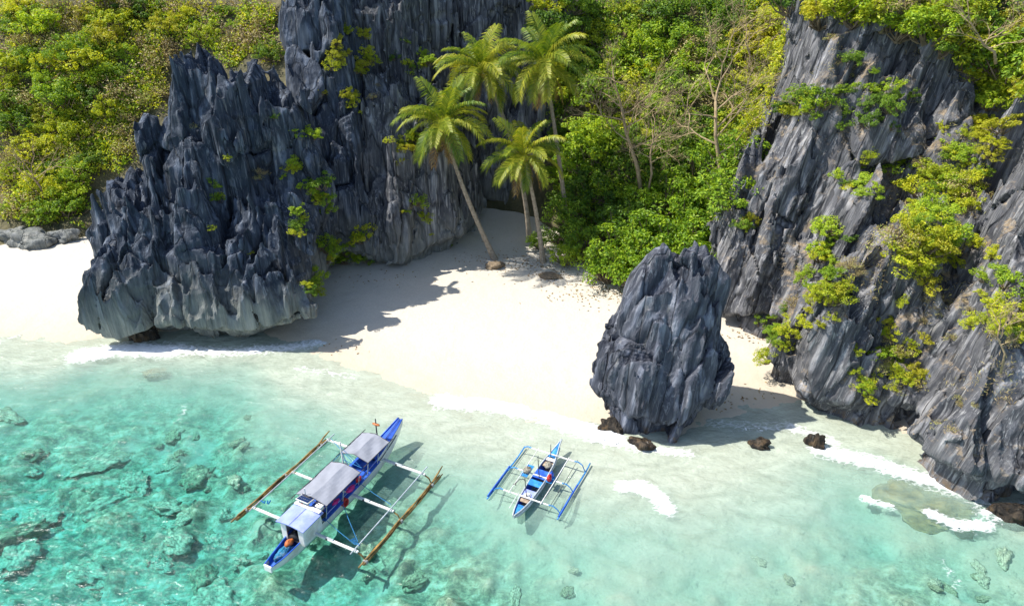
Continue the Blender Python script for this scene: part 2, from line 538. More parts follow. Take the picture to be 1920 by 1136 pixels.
xs = spaced(-300, -46, 34, 300, 0.2, 8.0); ys = spaced(-120, 15, 68, 300, 0.2, 8.0)
v, f, X, Y, Z = grid_mesh('sand', xs, ys, lambda x, y: np.where(y > 120, 3.0, ground(x, y)), None)
me = mesh_np('beach_sand', v, f, MAT['sand'], True)
dsh = -shore_d(X, Y)
reefv = sstep(3, 11, dsh - 5.0 * sstep(-6, 4, X) + 1.5 * sstep(12, 22, X)) * sstep(0.30, 0.52, 0.55 * fbm2(X * 0.5, Y * 0.6, 51, 5) + 0.45 * fbm2(X * 1.5, Y * 1.9, 57, 4) + 0.12 * sstep(7, 16, dsh))
a = me.attributes.new('reef', 'FLOAT', 'POINT'); a.data.foreach_set('value', (reefv * 0.85).ravel().astype(np.float32))
tag(link('beach', me), kind='structure')
TERR = [v]

# hillside earth under the vegetation
m, nt, p, L = new_mat('hill_earth')
g = nt.nodes.new('ShaderNodeNewGeometry').outputs['Position']
c = ramp(nt, noise(nt, g, 0.6, 8, 0.65), [(0.3, (0.035, 0.04, 0.015)), (0.5, (0.09, 0.08, 0.04)), (0.7, (0.15, 0.13, 0.06))])
L.new(c, p.inputs['Base Color']); p.inputs['Roughness'].default_value = 0.95
b = N(nt, 'ShaderNodeBump', Strength=0.8, Distance=0.3)
L.new(noise(nt, g, 2.0, 6), b.inputs['Height']); L.new(b.outputs[0], p.inputs['Normal'])
MAT['earth'] = m
xs = spaced(-200, -60, 60, 200, 0.5, 6.0); ys = spaced(44, 48, 100, 200, 0.5, 6.0)
v, f, *_ = grid_mesh('hill', xs, ys, hill, None, keep=lambda q: q[:, 2] > -1.5)
tag(link('hillside', mesh_np('hillside', v, f, MAT['earth'], True)), kind='structure')
TERR.append(v[v[:, 2] > 0.0])

# ------------------------------------------------------------------ limestone
def prism(pts, slopes, top, tilt=(0, 0)):
    """convex solid: counter-clockwise base polygon, lean of each side in degrees, top height"""
    pl = []
    for i, (a, b) in enumerate(zip(pts, pts[1:] + pts[:1])):
        n = np.array([b[1] - a[1], -(b[0] - a[0])], float); n /= np.hypot(*n)
        s_ = math.radians(slopes[i] if hasattr(slopes, '__len__') else slopes)
        pl.append((n[0] * math.cos(s_), n[1] * math.cos(s_), math.sin(s_), (n[0] * a[0] + n[1] * a[1]) * math.cos(s_)))

    def f(x, y, z):
        d = None
        for q in pl:
            e = q[0] * x + q[1] * y + q[2] * z - q[3]
            d = e if d is None else np.maximum(d, e)
        return np.maximum(d, z - top - tilt[0] * (x - pts[0][0]) - tilt[1] * (y - pts[0][1]))
    return f


def loft(rows, rot=0.0, pw=2.6):
    """rows (z, cx, cy, a, b): stacked super-ellipses"""
    R = np.array(rows, float); cr, sr = math.cos(rot), math.sin(rot)

    def f(x, y, z):
        cx = np.interp(z, R[:, 0], R[:, 1]); cy = np.interp(z, R[:, 0], R[:, 2])
        a = np.interp(z, R[:, 0], R[:, 3]); b = np.interp(z, R[:, 0], R[:, 4])
        u = (x - cx) * cr + (y - cy) * sr; w = -(x - cx) * sr + (y - cy) * cr
        q = (np.abs(u / a) ** pw + np.abs(w / b) ** pw) ** (1 / pw)
        return np.maximum((q - 1) * np.minimum(a, b), z - R[-1, 0])
    return f


def surface_nets(f, o, h):
    nx, ny, nz = f.shape
    s = f < 0
    P, Q, ID = [], [], []
    dims = (nx - 1, ny - 1, nz - 1)

    def cid(i, j, k): return (i * dims[1] + j) * dims[2] + k
    for ax in range(3):
        sl0 = [slice(None)] * 3; sl1 = [slice(None)] * 3
        sl0[ax] = slice(0, -1); sl1[ax] = slice(1, None)
        for b_ in range(3):
            if b_ != ax:
                sl0[b_] = slice(1, -1); sl1[b_] = slice(1, -1)
        sa = s[tuple(sl0)]
        idx = np.nonzero(sa != s[tuple(sl1)])
        i, j, k = [idx[b_] + (0 if b_ == ax else 1) for b_ in range(3)]
        fa = f[i, j, k]
        e = np.zeros(3, int); e[ax] = 1
        fb = f[i + e[0], j + e[1], k + e[2]]
        t = fa / (fa - fb)
        pos = np.stack([i, j, k], -1).astype(np.float32); pos[:, ax] += t
        if ax == 0: q = [cid(i, j - 1, k - 1), cid(i, j, k - 1), cid(i, j, k), cid(i, j - 1, k)]
        elif ax == 1: q = [cid(i - 1, j, k - 1), cid(i - 1, j, k), cid(i, j, k), cid(i, j, k - 1)]
        else: q = [cid(i - 1, j - 1, k), cid(i, j - 1, k), cid(i, j, k), cid(i - 1, j, k)]
        q = np.stack(q, -1)
        ins = fa < 0
        q[~ins] = q[~ins][:, ::-1]
        Q.append(q); P.append(np.repeat(pos, 4, 0)); ID.append(q.ravel())
    Q = np.concatenate(Q)
    ids, inv = np.unique(Q.ravel(), return_inverse=True)
    P = np.concatenate(P)
    cnt = np.bincount(inv)
    v = np.stack([np.bincount(inv, P[:, a_]) / cnt for a_ in range(3)], -1)
    F = inv.reshape(-1, 4)
    v = v * h + np.array(o)
    # keep only large connected pieces
    lab = np.arange(len(v))
    e0 = F.ravel(); e1 = F[:, [1, 2, 3, 0]].ravel()
    for _ in range(200):
        m_ = np.minimum(lab[e0], lab[e1])
        new = lab.copy()
        np.minimum.at(new, e0, m_); np.minimum.at(new, e1, m_)
        new = new[new]; new = new[new]
        if (new == lab).all(): break
        lab = new
    c_ = np.bincount(lab, minlength=len(v))
    keep = c_[lab] > 1500
    F = F[keep[F[:, 0]]]
    mp = np.cumsum(keep) - 1
    return v[keep], mp[F]


def karst(parts, lo, hi, h, blade=(1.0, 1.0, 4.0), shear=(0, 0), spk=1.0, amp=1.0, notch=0.8, notch_z=1.4, seed=0, k=0.5, cuts=None):
    lo = np.array(lo, float); hi = np.array(hi, float)
    n = (np.ceil((hi - lo) / (h * 4)).astype(int)) * 4 + 4

    def full(x, y, z, fine):
        w1 = vnoise(x * .22, y * .22, z * .12, seed) - .5; w2 = vnoise(x * .22, y * .22, z * .12, seed + 5) - .5
        v1 = vnoise(x * .8, y * .8, z * .45, seed + 8) - .5; v2 = vnoise(x * .8, y * .8, z * .45, seed + 9) - .5
        xs_ = x - shear[0] * z + 2.2 * w1 + 0.28 * v1; ys_ = y - shear[1] * z + 2.2 * w2 + 0.28 * v2
        bl = 1.0 / blade[0]
        f1, f2, rv = cells(xs_ * bl / 2.1, ys_ * bl / 2.1, (z + 4 * w1) / (blade[2] * 1.3), seed)
        r1 = ridged(xs_ * .75 * bl, ys_ * .75 * bl, z * .10, seed + 3)
        r2 = ridged(xs_ * 1.7 * bl, ys_ * 1.7 * bl, z * .24, seed + 4)
        zo = spk * (1.5 * (r1 * r1 - 0.40) + 1.0 * (r2 * r2 - .4) + 2.6 * (rv - 0.5))
        base = None
        for q in parts:
            d = q(x + 1.6 * w2, y + 1.6 * w1, z - zo)
            if base is None: base = d
            else:
                hh = np.clip(0.5 + 0.5 * (base - d) / k, 0, 1)
                base = base + (d - base) * hh - k * hh * (1 - hh)
        gap = np.exp(-(f2 - f1) / 0.05)
        d = base - amp * (1.1 * (rv - 0.5)) + amp * 0.55 * gap
        d = d - amp * 1.2 * (ridged(xs_ * .33 * bl, ys_ * .33 * bl, z * .06, seed + 2) - .55)
        d = d - amp * 0.85 * (r1 - .5) - amp * 0.46 * (r2 - .5)
        if fine:
            r3 = ridged(xs_ * 3.6 * bl, ys_ * 3.6 * bl, z * .6, seed + 7)
            d = d - amp * 0.30 * (r3 - .5)
            d = d - amp * 0.26 * (ridged(x * 0.9, y * 0.9, z * 1.1, seed + 6) - .5)
            d = d - amp * 0.12 * (vnoise(x * 3.1, y * 3.1, z * 2.6, seed + 10) - .5)
        if notch:
            d = d + notch * sstep(notch_z + 0.6, notch_z - 0.6, z + 1.2 * w1 * 2) * sstep(-1.5, 0.2, z + 1.0)
        if cuts:
            for (cx, cy, cz, r1, r2, r3, st) in cuts:
                d = d + st * np.exp(-(((x - cx) / r1) ** 2 + ((y - cy) / r2) ** 2 + ((z - cz) / r3) ** 2))
        return d
    nc = n // 4
    ax = [lo[i] + h * (4 * np.arange(nc[i]) + 1.5) for i in range(3)]
    G = np.meshgrid(*ax, indexing='ij')
    fc = full(*[q.ravel().astype(np.float32) for q in G], False).reshape(nc)
    near = np.abs(fc) < 0.75 + 2 * h
    # dilate by one coarse cell
    dn = near.copy()
    for a_ in range(3):
        s0 = [slice(None)] * 3; s1 = [slice(None)] * 3
        s0[a_] = slice(1, None); s1[a_] = slice(None, -1)
        t_ = dn.copy(); t_[tuple(s0)] |= dn[tuple(s1)]; t_[tuple(s1)] |= dn[tuple(s0)]; dn = t_
    f = np.repeat(np.repeat(np.repeat(fc.astype(np.float32), 4, 0), 4, 1), 4, 2)
    near = dn
    ci = np.stack(np.nonzero(near), -1)
    off = np.stack(np.meshgrid(*[np.arange(4)] * 3, indexing='ij'), -1).reshape(-1, 3)
    I = (ci[:, None, :] * 4 + off[None]).reshape(-1, 3)
    step = 600000
    for a_ in range(0, len(I), step):
        J = I[a_:a_ + step]
        pz = (lo + J * h).astype(np.float32)
        f[J[:, 0], J[:, 1], J[:, 2]] = full(pz[:, 0], pz[:, 1], pz[:, 2], True)
    f[0] = f[-1] = 1; f[:, 0] = f[:, -1] = 1; f[:, :, 0] = f[:, :, -1] = 1
    return surface_nets(f, lo, h)


import time
_t0 = time.time()


def say(*a):
    print('%.1fs' % (time.time() - _t0), *a, flush=True)


# sea stack in the middle of the bay
v, f = karst([
    loft([(-2, 8.0, 34.9, 2.5, 2.0), (0, 8.15, 34.9, 2.8, 2.3), (2.1, 8.55, 35.0, 3.35, 2.6), (4.0, 8.8, 35.2, 3.2, 2.5), (5.0, 9.3, 35.3, 2.65, 2.4), (7.0, 9.4, 35.6, 2.25, 2.0), (8.6, 9.3, 36.0, 1.3, 1.3), (9.3, 9.3, 36.0, .7, .8)], -0.1),
    loft([(-2, 9.5, 33.0, .7, .8), (0, 9.6, 33.0, .8, .9), (3, 9.5, 33.6, 1.1, 1.1), (6, 9.6, 34.4, 1.0, 1.0)], 0.2),
], (2, 30, -1.8), (15.5, 41, 13.5), 0.085, (0.8, 0.8, 3.2), (0.10, 0.04), 0.45, 0.55, 0.4, 0.7, seed=3)
say('stack', len(v), len(f))
o = link('sea_stack', mesh_np('sea_stack', v, f, MAT['rock_stack']))
tag(o, 'tall free-standing dark grey limestone blade at the water edge beside the small boat', 'rock')
TERR.append(v)

# stepped outcrop on the left
v, f = karst([
    loft([(-2, -21.3, 47.0, 5.6, 3.4), (1.4, -21.3, 46.3, 6.3, 4.3), (3.0, -21.4, 47.2, 6.3, 4.4), (7.3, -22.0, 49.6, 5.2, 3.8), (7.9, -22.0, 49.8, 5.0, 3.6)], 0.0, 4),
    loft([(-2, -25.4, 46.8, 1.6, 2.3), (1.5, -25.7, 46.0, 1.8, 2.6), (3.5, -25.8, 46.4, 1.8, 2.6), (6.9, -25.3, 48.2, 1.3, 2.0)], 0, 3.5),
    loft([(0, -23.0, 50, 2.6, 3.0), (11.4, -23.0, 50.2, 1.9, 2.4)], 0, 4),
    loft([(0, -20.2, 51, 3.4, 3.2), (12, -20.2, 51.2, 2.4, 2.8), (15.4, -19.8, 51.6, 1.7, 2.0)], 0, 4),
    loft([(0, -17.0, 53, 3.0, 4.2), (13.2, -16.8, 53.2, 1.8, 3.0)], 0, 4),
    loft([(-2, -16.9, 46.8, 2.4, 2.4), (1.8, -17.0, 46.2, 2.6, 2.8), (6, -17.6, 47.8, 2.3, 2.2), (8.4, -17.8, 48.8, 1.5, 1.4)], 0, 3),
    loft([(0, -14.4, 57, 3.6, 4.0), (12, -14.8, 58.6, 2.6, 3.4), (15.5, -15, 60, 2.2, 3.0), (22, -15.4, 63.2, 1.8, 2.6)], 0, 4),
], (-33.5, 42, -1.8), (-8.5, 64, 26.5), 0.115, (1.15, 1.15, 4.5), (0, 0), 0.70, 0.95, 1.7, 1.2, seed=9,
    cuts=[(-19.6, 45.6, 5.0, 0.8, 2.0, 5.0, 1.8)])
say('outcrop', len(v), len(f))
o = link('rock_outcrop', mesh_np('rock_outcrop', v, f, MAT['rock_left']))
tag(o, 'stepped dark, shade-blue limestone outcrop of jagged spires standing at the left end of the beach', 'rock')
TERR.append(v)

# cliff behind the beach
v, f = karst([
    prism([(-13.5, 56.5), (-10.0, 54.6), (-5.2, 57.6), (-3.6, 61.0), (-4.0, 72), (-16, 72)], [8, 7, 6, 8, 5, 5], 11.2),
    prism([(-18, 62.5), (-12, 62.6), (-6.5, 63.4), (-3.2, 66.0), (-3.0, 75), (-18, 75)], [7, 6, 8, 10, 0, 0], 25),
    loft([(-2, -8.4, 57.4, 3.0, 2.2), (2, -8.6, 57.2, 3.6, 2.6), (9, -9.0, 58.4, 3.0, 2.4), (11.5, -9.4, 60, 2.2, 2.0)], 0.5, 3),
    prism([(-4.6, 64.5), (0, 66), (6, 66), (8, 76), (-6, 76)], [8, 8, 8, 0, 0], 20.5),
], (-19, 52, -1.8), (9, 73, 27.5), 0.158, (1.1, 1.1, 6.5), (0, 0), 1.2, 1.0, 1.1, 1.5, seed=17)
say('wall', len(v), len(f))
tag(link('cliff_wall', mesh_np('cliff_wall', v, f, MAT['rock_mid'])), kind='structure')
TERR.append(v)

# cliff on the right
v, f = karst([
    prism([(15.4, 46.5), (17.2, 42.5), (24, 40), (44, 34), (54, 72), (24, 72), (17.0, 55)], [6, 18, 24, 26, 0, 0, 12], 26),
    prism([(14.9, 48.5), (16.2, 45.5), (20, 45), (22, 56), (17, 56)], [4, 10, 20, 10, 10], 10.5),
    prism([(16.6, 38.9), (16.5, 35.3), (19.2, 32.8), (24, 32.0), (36, 33), (36, 46), (20, 46)], [10, 10, 26, 30, 20, 0, 20], 9.5),
    prism([(21.5, 33.0), (21.9, 29.4), (23.8, 27.1), (36, 23.4), (40, 44), (24, 42)], [24, 22, 30, 32, 0, 20], 17),
], (12, 25, -1.8), (44, 66, 26), 0.148, (1.2, 1.2, 5.0), (0.20, 0.08), 0.85, 0.72, 1.2, 1.4, seed=23)
say('right', len(v), len(f))
tag(link('cliff', mesh_np('cliff', v, f, MAT['rock_right'])), kind='structure')
TERR.append(v)

#--PART2--
# ------------------------------------------------------------------ what stands where: nearest surface seen in each direction
BW, BH, BS = 640, 379, 3.0


def surface_map(clouds):
    V = np.concatenate(clouds)
    px, py, dep = project(V)
    ok = (px > -30) & (px < 1950) & (py > -30) & (py < 1166) & (dep > 5)
    V = V[ok]; dep = dep[ok]
    ix = np.clip((px[ok] / BS).astype(int), 0, BW - 1); iy = np.clip((py[ok] / BS).astype(int), 0, BH - 1)
    k = iy * BW + ix
    o_ = np.argsort(-dep, kind='stable')
    idx = np.full(BW * BH, -1, np.int64); idx[k[o_]] = o_
    D = np.where(idx >= 0, dep[idx], 1e9).reshape(BH, BW)
    # a bin takes the nearest depth among its neighbours so that far points do not show through gaps
    for _ in range(2):
        D2 = D.copy(); I2 = idx.reshape(BH, BW).copy()
        for dy in (-1, 0, 1):
            for dx in (-1, 0, 1):
                Ds = np.roll(np.roll(D, dy, 0), dx, 1); Is = np.roll(np.roll(idx.reshape(BH, BW), dy, 0), dx, 1)
                m_ = Ds < D2 - 1.5
                D2[m_] = Ds[m_]; I2[m_] = Is[m_]
        D = D2; idx = I2.ravel()
    return V, idx.reshape(BH, BW)


SV, SI = surface_map(TERR)
HV, HI = surface_map(TERR[:2])
SD = np.where(SI >= 0, project(SV[SI.clip(0).ravel()])[2].reshape(SI.shape), 1e9)
HD = np.where(HI >= 0, project(HV[HI.clip(0).ravel()])[2].reshape(HI.shape), 1e9)
SI_HILL = np.where(HD < SD + 0.8, SI, -1)


def seen(px, py, hill_only=False):
    i = (SI_HILL if hill_only else SI)[min(BH - 1, max(0, int(py / BS))), min(BW - 1, max(0, int(px / BS)))]
    return None if i < 0 else Vector(SV[i])


def in_poly(px, py, poly):
    px = np.asarray(px, float); py = np.asarray(py, float)
    r = np.zeros(px.shape, bool)
    for (x0, y0), (x1, y1) in zip(poly, poly[1:] + poly[:1]):
        c_ = ((y0 > py) != (y1 > py)) & (px < (x1 - x0) * (py - y0) / ((y1 - y0) or 1e-9) + x0)
        r ^= c_
    return r


say('map')
# ------------------------------------------------------------------ sea
FOAM = [  # line in the picture, width in metres, strength
    ([(150, 668), (230, 655), (330, 658)], 1.0, 1.15), ([(320, 655), (420, 660), (540, 652), (610, 640)], 0.8, 0.85),
    ([(560, 692), (660, 706)], 0.5, 0.5), ([(830, 752), (900, 757), (960, 764), (1040, 786), (1100, 808), (1150, 822)], 0.8, 1.3),
    ([(1165, 912), (1205, 912), (1232, 930), (1250, 955)], 0.5, 1.25), ([(1330, 790), (1400, 800), (1480, 800)], 0.7, 0.55),
    ([(1540, 845), (1640, 868), (1700, 888), (1760, 905), (1830, 930)], 0.75, 1.0), ([(1745, 962), (1790, 985), (1850, 986)], 0.4, 1.15),
    ([(1620, 935), (1672, 950)], 0.25, 1.0), ([(348, 760), (340, 785)], 0.25, 0.5), ([(1850, 965), (1925, 955)], 0.7, 0.8),
    ([(1480, 800), (1560, 830)], 0.6, 0.8), ([(1770, 1060), (1800, 1100)], 0.35, 0.45), ([(1110, 800), (1180, 838), (1290, 850)], 0.45, 0.8),
    ([(0, 640), (90, 612)], 0.4, 0.5)]


def foam_mask(x, y):
    r = np.zeros(np.shape(x), np.float32)
    for ln, w, st in FOAM:
        P_ = [at_z(a_, b_) for a_, b_ in ln]
        dm = np.full(np.shape(x), 1e9)
        for (x0, y0), (x1, y1) in zip(P_, P_[1:]):
            l2 = (x1 - x0) ** 2 + (y1 - y0) ** 2
            t = np.clip(((x - x0) * (x1 - x0) + (y - y0) * (y1 - y0)) / l2, 0, 1)
            dm = np.minimum(dm, np.hypot(x - x0 - t * (x1 - x0), y - y0 - t * (y1 - y0)))
        r = np.maximum(r, st * np.exp(-(dm / w) ** 2))
    return r


m, nt, p, L = new_mat('sea_water')
nt.nodes.remove(p)
g = nt.nodes.new('ShaderNodeNewGeometry').outputs['Position']
vs = coords(nt, (1.0, 1.7, 1.0), (0, 0, 0.35))
h1 = noise(nt, vs, 1.1, 4, 0.55, 0.4); h2 = noise(nt, vs, 4.0, 4, 0.6, 0.3)
b = N(nt, 'ShaderNodeBump', Strength=0.8, Distance=0.16)
L.new(math_n(nt, 'ADD', h1, math_n(nt, 'MULTIPLY', h2, 0.35)), b.inputs['Height'])
tr = N(nt, 'ShaderNodeBsdfTransparent'); tr.inputs[0].default_value = (0.97, 0.985, 0.98, 1)
milk = N(nt, 'ShaderNodeBsdfDiffuse')
at = nt.nodes.new('ShaderNodeAttribute'); at.attribute_name = 'silt'
af = nt.nodes.new('ShaderNodeAttribute'); af.attribute_name = 'foam'
L.new(mixc(nt, at.outputs['Fac'], (0.24, 0.51, 0.45), (0.50, 0.515, 0.42)), milk.inputs[0])
L.new(b.outputs[0], milk.inputs['Normal'])
nS = noise(nt, vs, 0.55, 6, 0.65, 0.8)
silt = math_n(nt, 'MULTIPLY', at.outputs['Fac'], ramp(nt, nS, [(0.3, 0.55), (0.65, 1.0)]))
m1 = nt.nodes.new('ShaderNodeMixShader')
L.new(silt, m1.inputs[0]); L.new(tr.outputs[0], m1.inputs[1]); L.new(milk.outputs[0], m1.inputs[2])
gl = N(nt, 'ShaderNodeBsdfGlossy', Roughness=0.12); L.new(b.outputs[0], gl.inputs['Normal'])
fr = N(nt, 'ShaderNodeFresnel', IOR=1.33); L.new(b.outputs[0], fr.inputs['Normal'])
m2 = nt.nodes.new('ShaderNodeMixShader')
L.new(fr.outputs[0], m2.inputs[0]); L.new(m1.outputs[0], m2.inputs[1]); L.new(gl.outputs[0], m2.inputs[2])
vor = N(nt, 'ShaderNodeTexVoronoi', Scale=3.2); vor.feature = 'DISTANCE_TO_EDGE'
wv = N(nt, 'ShaderNodeTexNoise', Scale=1.6, Detail=4)
L.new(vs, wv.inputs['Vector'])
L.new(mixc(nt, 0.25, vs, wv.outputs['Color']), vor.inputs['Vector'])
lace = ramp(nt, vor.outputs['Distance'], [(0.0, 1.0), (0.22, 0.0)])
nF = noise(nt, vs, 1.9, 9, 0.78, 0.6)
fm = math_n(nt, 'ADD', math_n(nt, 'MULTIPLY', lace, 0.30), math_n(nt, 'MULTIPLY_ADD', nF, 2.0, -1.0))
fm = math_n(nt, 'ADD', fm, math_n(nt, 'MULTIPLY_ADD', af.outputs['Fac'], 0.95, -0.55))
ff = ramp(nt, fm, [(0.0, 0.0), (0.15, 0.30), (0.55, 0.95)])
fd = N(nt, 'ShaderNodeBsdfDiffuse'); fd.inputs[0].default_value = (0.74, 0.76, 0.77, 1)
m3 = nt.nodes.new('ShaderNodeMixShader')
L.new(ff, m3.inputs[0]); L.new(m2.outputs[0], m3.inputs[1]); L.new(fd.outputs[0], m3.inputs[2])
out = nt.nodes['Material Output']
L.new(m3.outputs[0], out.inputs[0])
va = N(nt, 'ShaderNodeVolumeAbsorption', Density=0.48); va.inputs[0].default_value = (0.0, 0.89, 0.945, 1)
L.new(va.outputs[0], out.inputs['Volume'])
MAT['sea'] = m

xs = spaced(-295, -46, 34, 295, 0.2, 8.0); ys = spaced(-115, 14, 50, 110, 0.2, 6.0)
X, Y = np.meshgrid(xs, ys, indexing='ij')
fo = foam_mask(X, Y)
Zs = 0.05 * (fbm2(X * 0.45 + Y * 0.2, Y * 0.9, 61, 3) - 0.5) + fo * 0.13 * fbm2(X * 1.7, Y * 1.7, 66, 3)
v = np.stack([X, Y, Zs], -1).reshape(-1, 3)
nx, ny = len(xs), len(ys)
i_, j_ = np.meshgrid(np.arange(nx - 1), np.arange(ny - 1), indexing='ij')
a_ = (i_ * ny + j_).ravel()
f = np.stack([a_, a_ + ny, a_ + ny + 1, a_ + 1], -1)
# close the body of water: border ring, sides and bottom
ring = np.concatenate([np.arange(nx) * ny, (nx - 1) * ny + np.arange(1, ny), (np.arange(nx - 2, -1, -1)) * ny + ny - 1, np.arange(ny - 2, 0, -1)])
low = v[ring].copy(); low[:, 2] = -9.0
nb = len(v)
v = np.concatenate([v, low, [[0, 0, -9.0]]])
k_ = np.arange(len(ring)); k2 = np.roll(k_, -1)
side = np.stack([ring[k2], ring[k_], nb + k_, nb + k2], -1)
bot = np.stack([nb + k2, nb + k_, np.full(len(ring), nb + len(ring))], -1)
me = mesh_np('sea', v, [f, side, bot], MAT['sea'], True)
ds = -shore_d(X, Y)
wd = np.interp(X, [-40, -16, -4, 4, 12, 24], [4.5, 6.0, 6.5, 7.5, 8.0, 5.0])
sw = fbm2(X * 0.22 + 4, Y * 0.22, 71, 5) - 0.5
si = np.clip(1.0 * np.exp(-(np.maximum(ds, 0) / wd) ** 2 * (1 + 1.6 * sw)) + 0.38 * sw + 0.04 + 0.06 * sstep(-2, 8, X), 0.03, 0.85)
pad = np.zeros(len(ring) + 1, np.float32)
for nm, q in (('silt', si), ('foam', fo)):
    a = me.attributes.new(nm, 'FLOAT', 'POINT'); a.data.foreach_set('value', np.concatenate([q.ravel().astype(np.float32), pad]))
tag(link('sea', me), kind='structure')

# raised, broken foam on the breaking crests
m, nt, p, L = new_mat('foam')
p.inputs['Base Color'].default_value = (0.82, 0.84, 0.85, 1); p.inputs['Roughness'].default_value = 0.8
b = N(nt, 'ShaderNodeBump', Strength=0.8, Distance=0.05)
L.new(noise(nt, nt.nodes.new('ShaderNodeNewGeometry').outputs['Position'], 9, 5), b.inputs['Height']); L.new(b.outputs[0], p.inputs['Normal'])
MAT['foam'] = m
xs = np.arange(-34, 27, 0.07); ys = np.arange(24.5, 47, 0.07)
X, Y = np.meshgrid(xs, ys, indexing='ij')
fo = foam_mask(X, Y)
nz = 0.55 * fbm2(X * 1.1, Y * 1.3, 81, 5) + 0.45 * fbm2(X * 3.6, Y * 4.2, 88, 4)
cov = fo * 0.9 + (nz - 0.5) * 3.2
sel = (fo > 0.30) & (cov > 0.92) & (ground(X, Y) < 0.12)
Z = 0.03 + np.clip(cov - 0.92, 0, 1) * (0.03 + 0.22 * fbm2(X * 3.1, Y * 3.1, 85, 2))
ny = len(ys)
i_, j_ = np.nonzero(sel[:-1, :-1] & sel[1:, :-1] & sel[1:, 1:] & sel[:-1, 1:])
a_ = i_ * ny + j_
f = np.stack([a_, a_ + ny, a_ + ny + 1, a_ + 1], -1)
u_, inv = np.unique(f, return_inverse=True)
v = np.stack([X, Y, Z], -1).reshape(-1, 3)[u_]
tag(link('surf_foam', mesh_np('surf_foam', v, inv.reshape(-1, 4), MAT['foam'], True)), kind='stuff')
say('sea')

# ------------------------------------------------------------------ corals and boulders
def lump(name, mat, seed, n=14, sq=0.55, amp=0.5, fr=1.6):
    th = np.linspace(0, math.pi, n + 1)[:, None]; ph = np.linspace(0, 2 * math.pi, 2 * n, endpoint=False)[None]
    x = (np.sin(th) * np.cos(ph)).ravel(); y = (np.sin(th) * np.sin(ph)).ravel(); z = (np.cos(th) + 0 * ph).ravel()
    r = 1 + amp * (vnoise(x * fr + 9, y * fr + 9, z * fr + 9, seed) - .5) * 2 + amp * .5 * (vnoise(x * fr * 2.6 + 9, y * fr * 2.6 + 9, z * fr * 2.6 + 9, seed + 1) - .5) * 2
    v = np.stack([x * r, y * r, z * r * sq], -1)
    k = 2 * n
    f = np.array([(i * k + j, (i + 1) * k + j, (i + 1) * k + (j + 1) % k, i * k + (j + 1) % k) for i in range(n) for j in range(k)])
    return mesh_np(name, v, f, mat, True)


MAT['coral'] = simple_mat('coral', (0.36, 0.33, 0.21), 0.9, 0.6, 4.0, 0.2, 0.8, dirt=(0.09, 0.10, 0.05))
MAT['coral_pale'] = simple_mat('coral_pale', (0.50, 0.46, 0.33), 0.9, 0.5, 4.0, 0.2, 0.8, dirt=(0.18, 0.17, 0.09))
MAT['algae'] = simple_mat('algae_rock', (0.24, 0.175, 0.06), 0.8, 0.55, 3.0, 0.3, 0.9, dirt=(0.40, 0.33, 0.20))
corals = [lump('coral_head', MAT['coral'] if q % 3 == 0 else MAT['coral_pale'], 100 + q, 16, 0.5, 0.5, 2.2) for q in range(6)]
R = random.Random(5)
zones = [(36, (0, 790, 480, 1136)), (12, (250, 960, 700, 1136)), (5, (900, 1050, 1500, 1136)), (8, (1650, 1030, 1920, 1136)), (10, (250, 800, 520, 1000))]
spots = [(15, 785, 1.15), (75, 955, .9), (10, 1000, 1.0), (30, 1020, .9), (250, 895, .75), (370, 885, .8), (185, 865, .95), (375, 1070, .8), (185, 940, .7), (160, 1060, .9), (255, 912, .6), (60, 850, .6), (400, 1110, .8), (330, 1010, .7), (310, 945, .6), (780, 1085, .6)]
for n_, (x0, y0, x1, y1) in zones:
    for _ in range(n_):
        spots.append((R.uniform(x0, x1), R.uniform(y0, y1), R.choice([.18, .22, .26, .3, .35, .45])))
for k_, (px, py, r) in enumerate(spots):
    x, y = at_z(px, py, -1.0)
    z = float(ground(np.array([x]), np.array([y]))[0])
    if z > -0.45: continue
    o = link('coral_head', corals[R.randrange(6)], None, (x, y, z + 0.05 * r))
    q = min(r, (-z) * 0.9)
    o.scale = (q * R.uniform(.8, 1.6), q * R.uniform(.6, 1.1), q * R.uniform(.4, .8)); o.rotation_euler = (0, 0, R.uniform(0, 6))
    own = {0: 'broad pale coral head under water at the left picture edge, highest of all', 1: 'dark brown coral block under water near the left edge, below the pale one',
           2: 'coral block cut by the left picture edge, in the lower left corner', 5: 'squarish coral head under water right of the reef, nearest the long boat'}.get(k_)
    tag(o, own or 'rounded brown coral head lying on the sandy bottom under turquoise water', 'coral', None if own else 'coral heads under the shallow water')
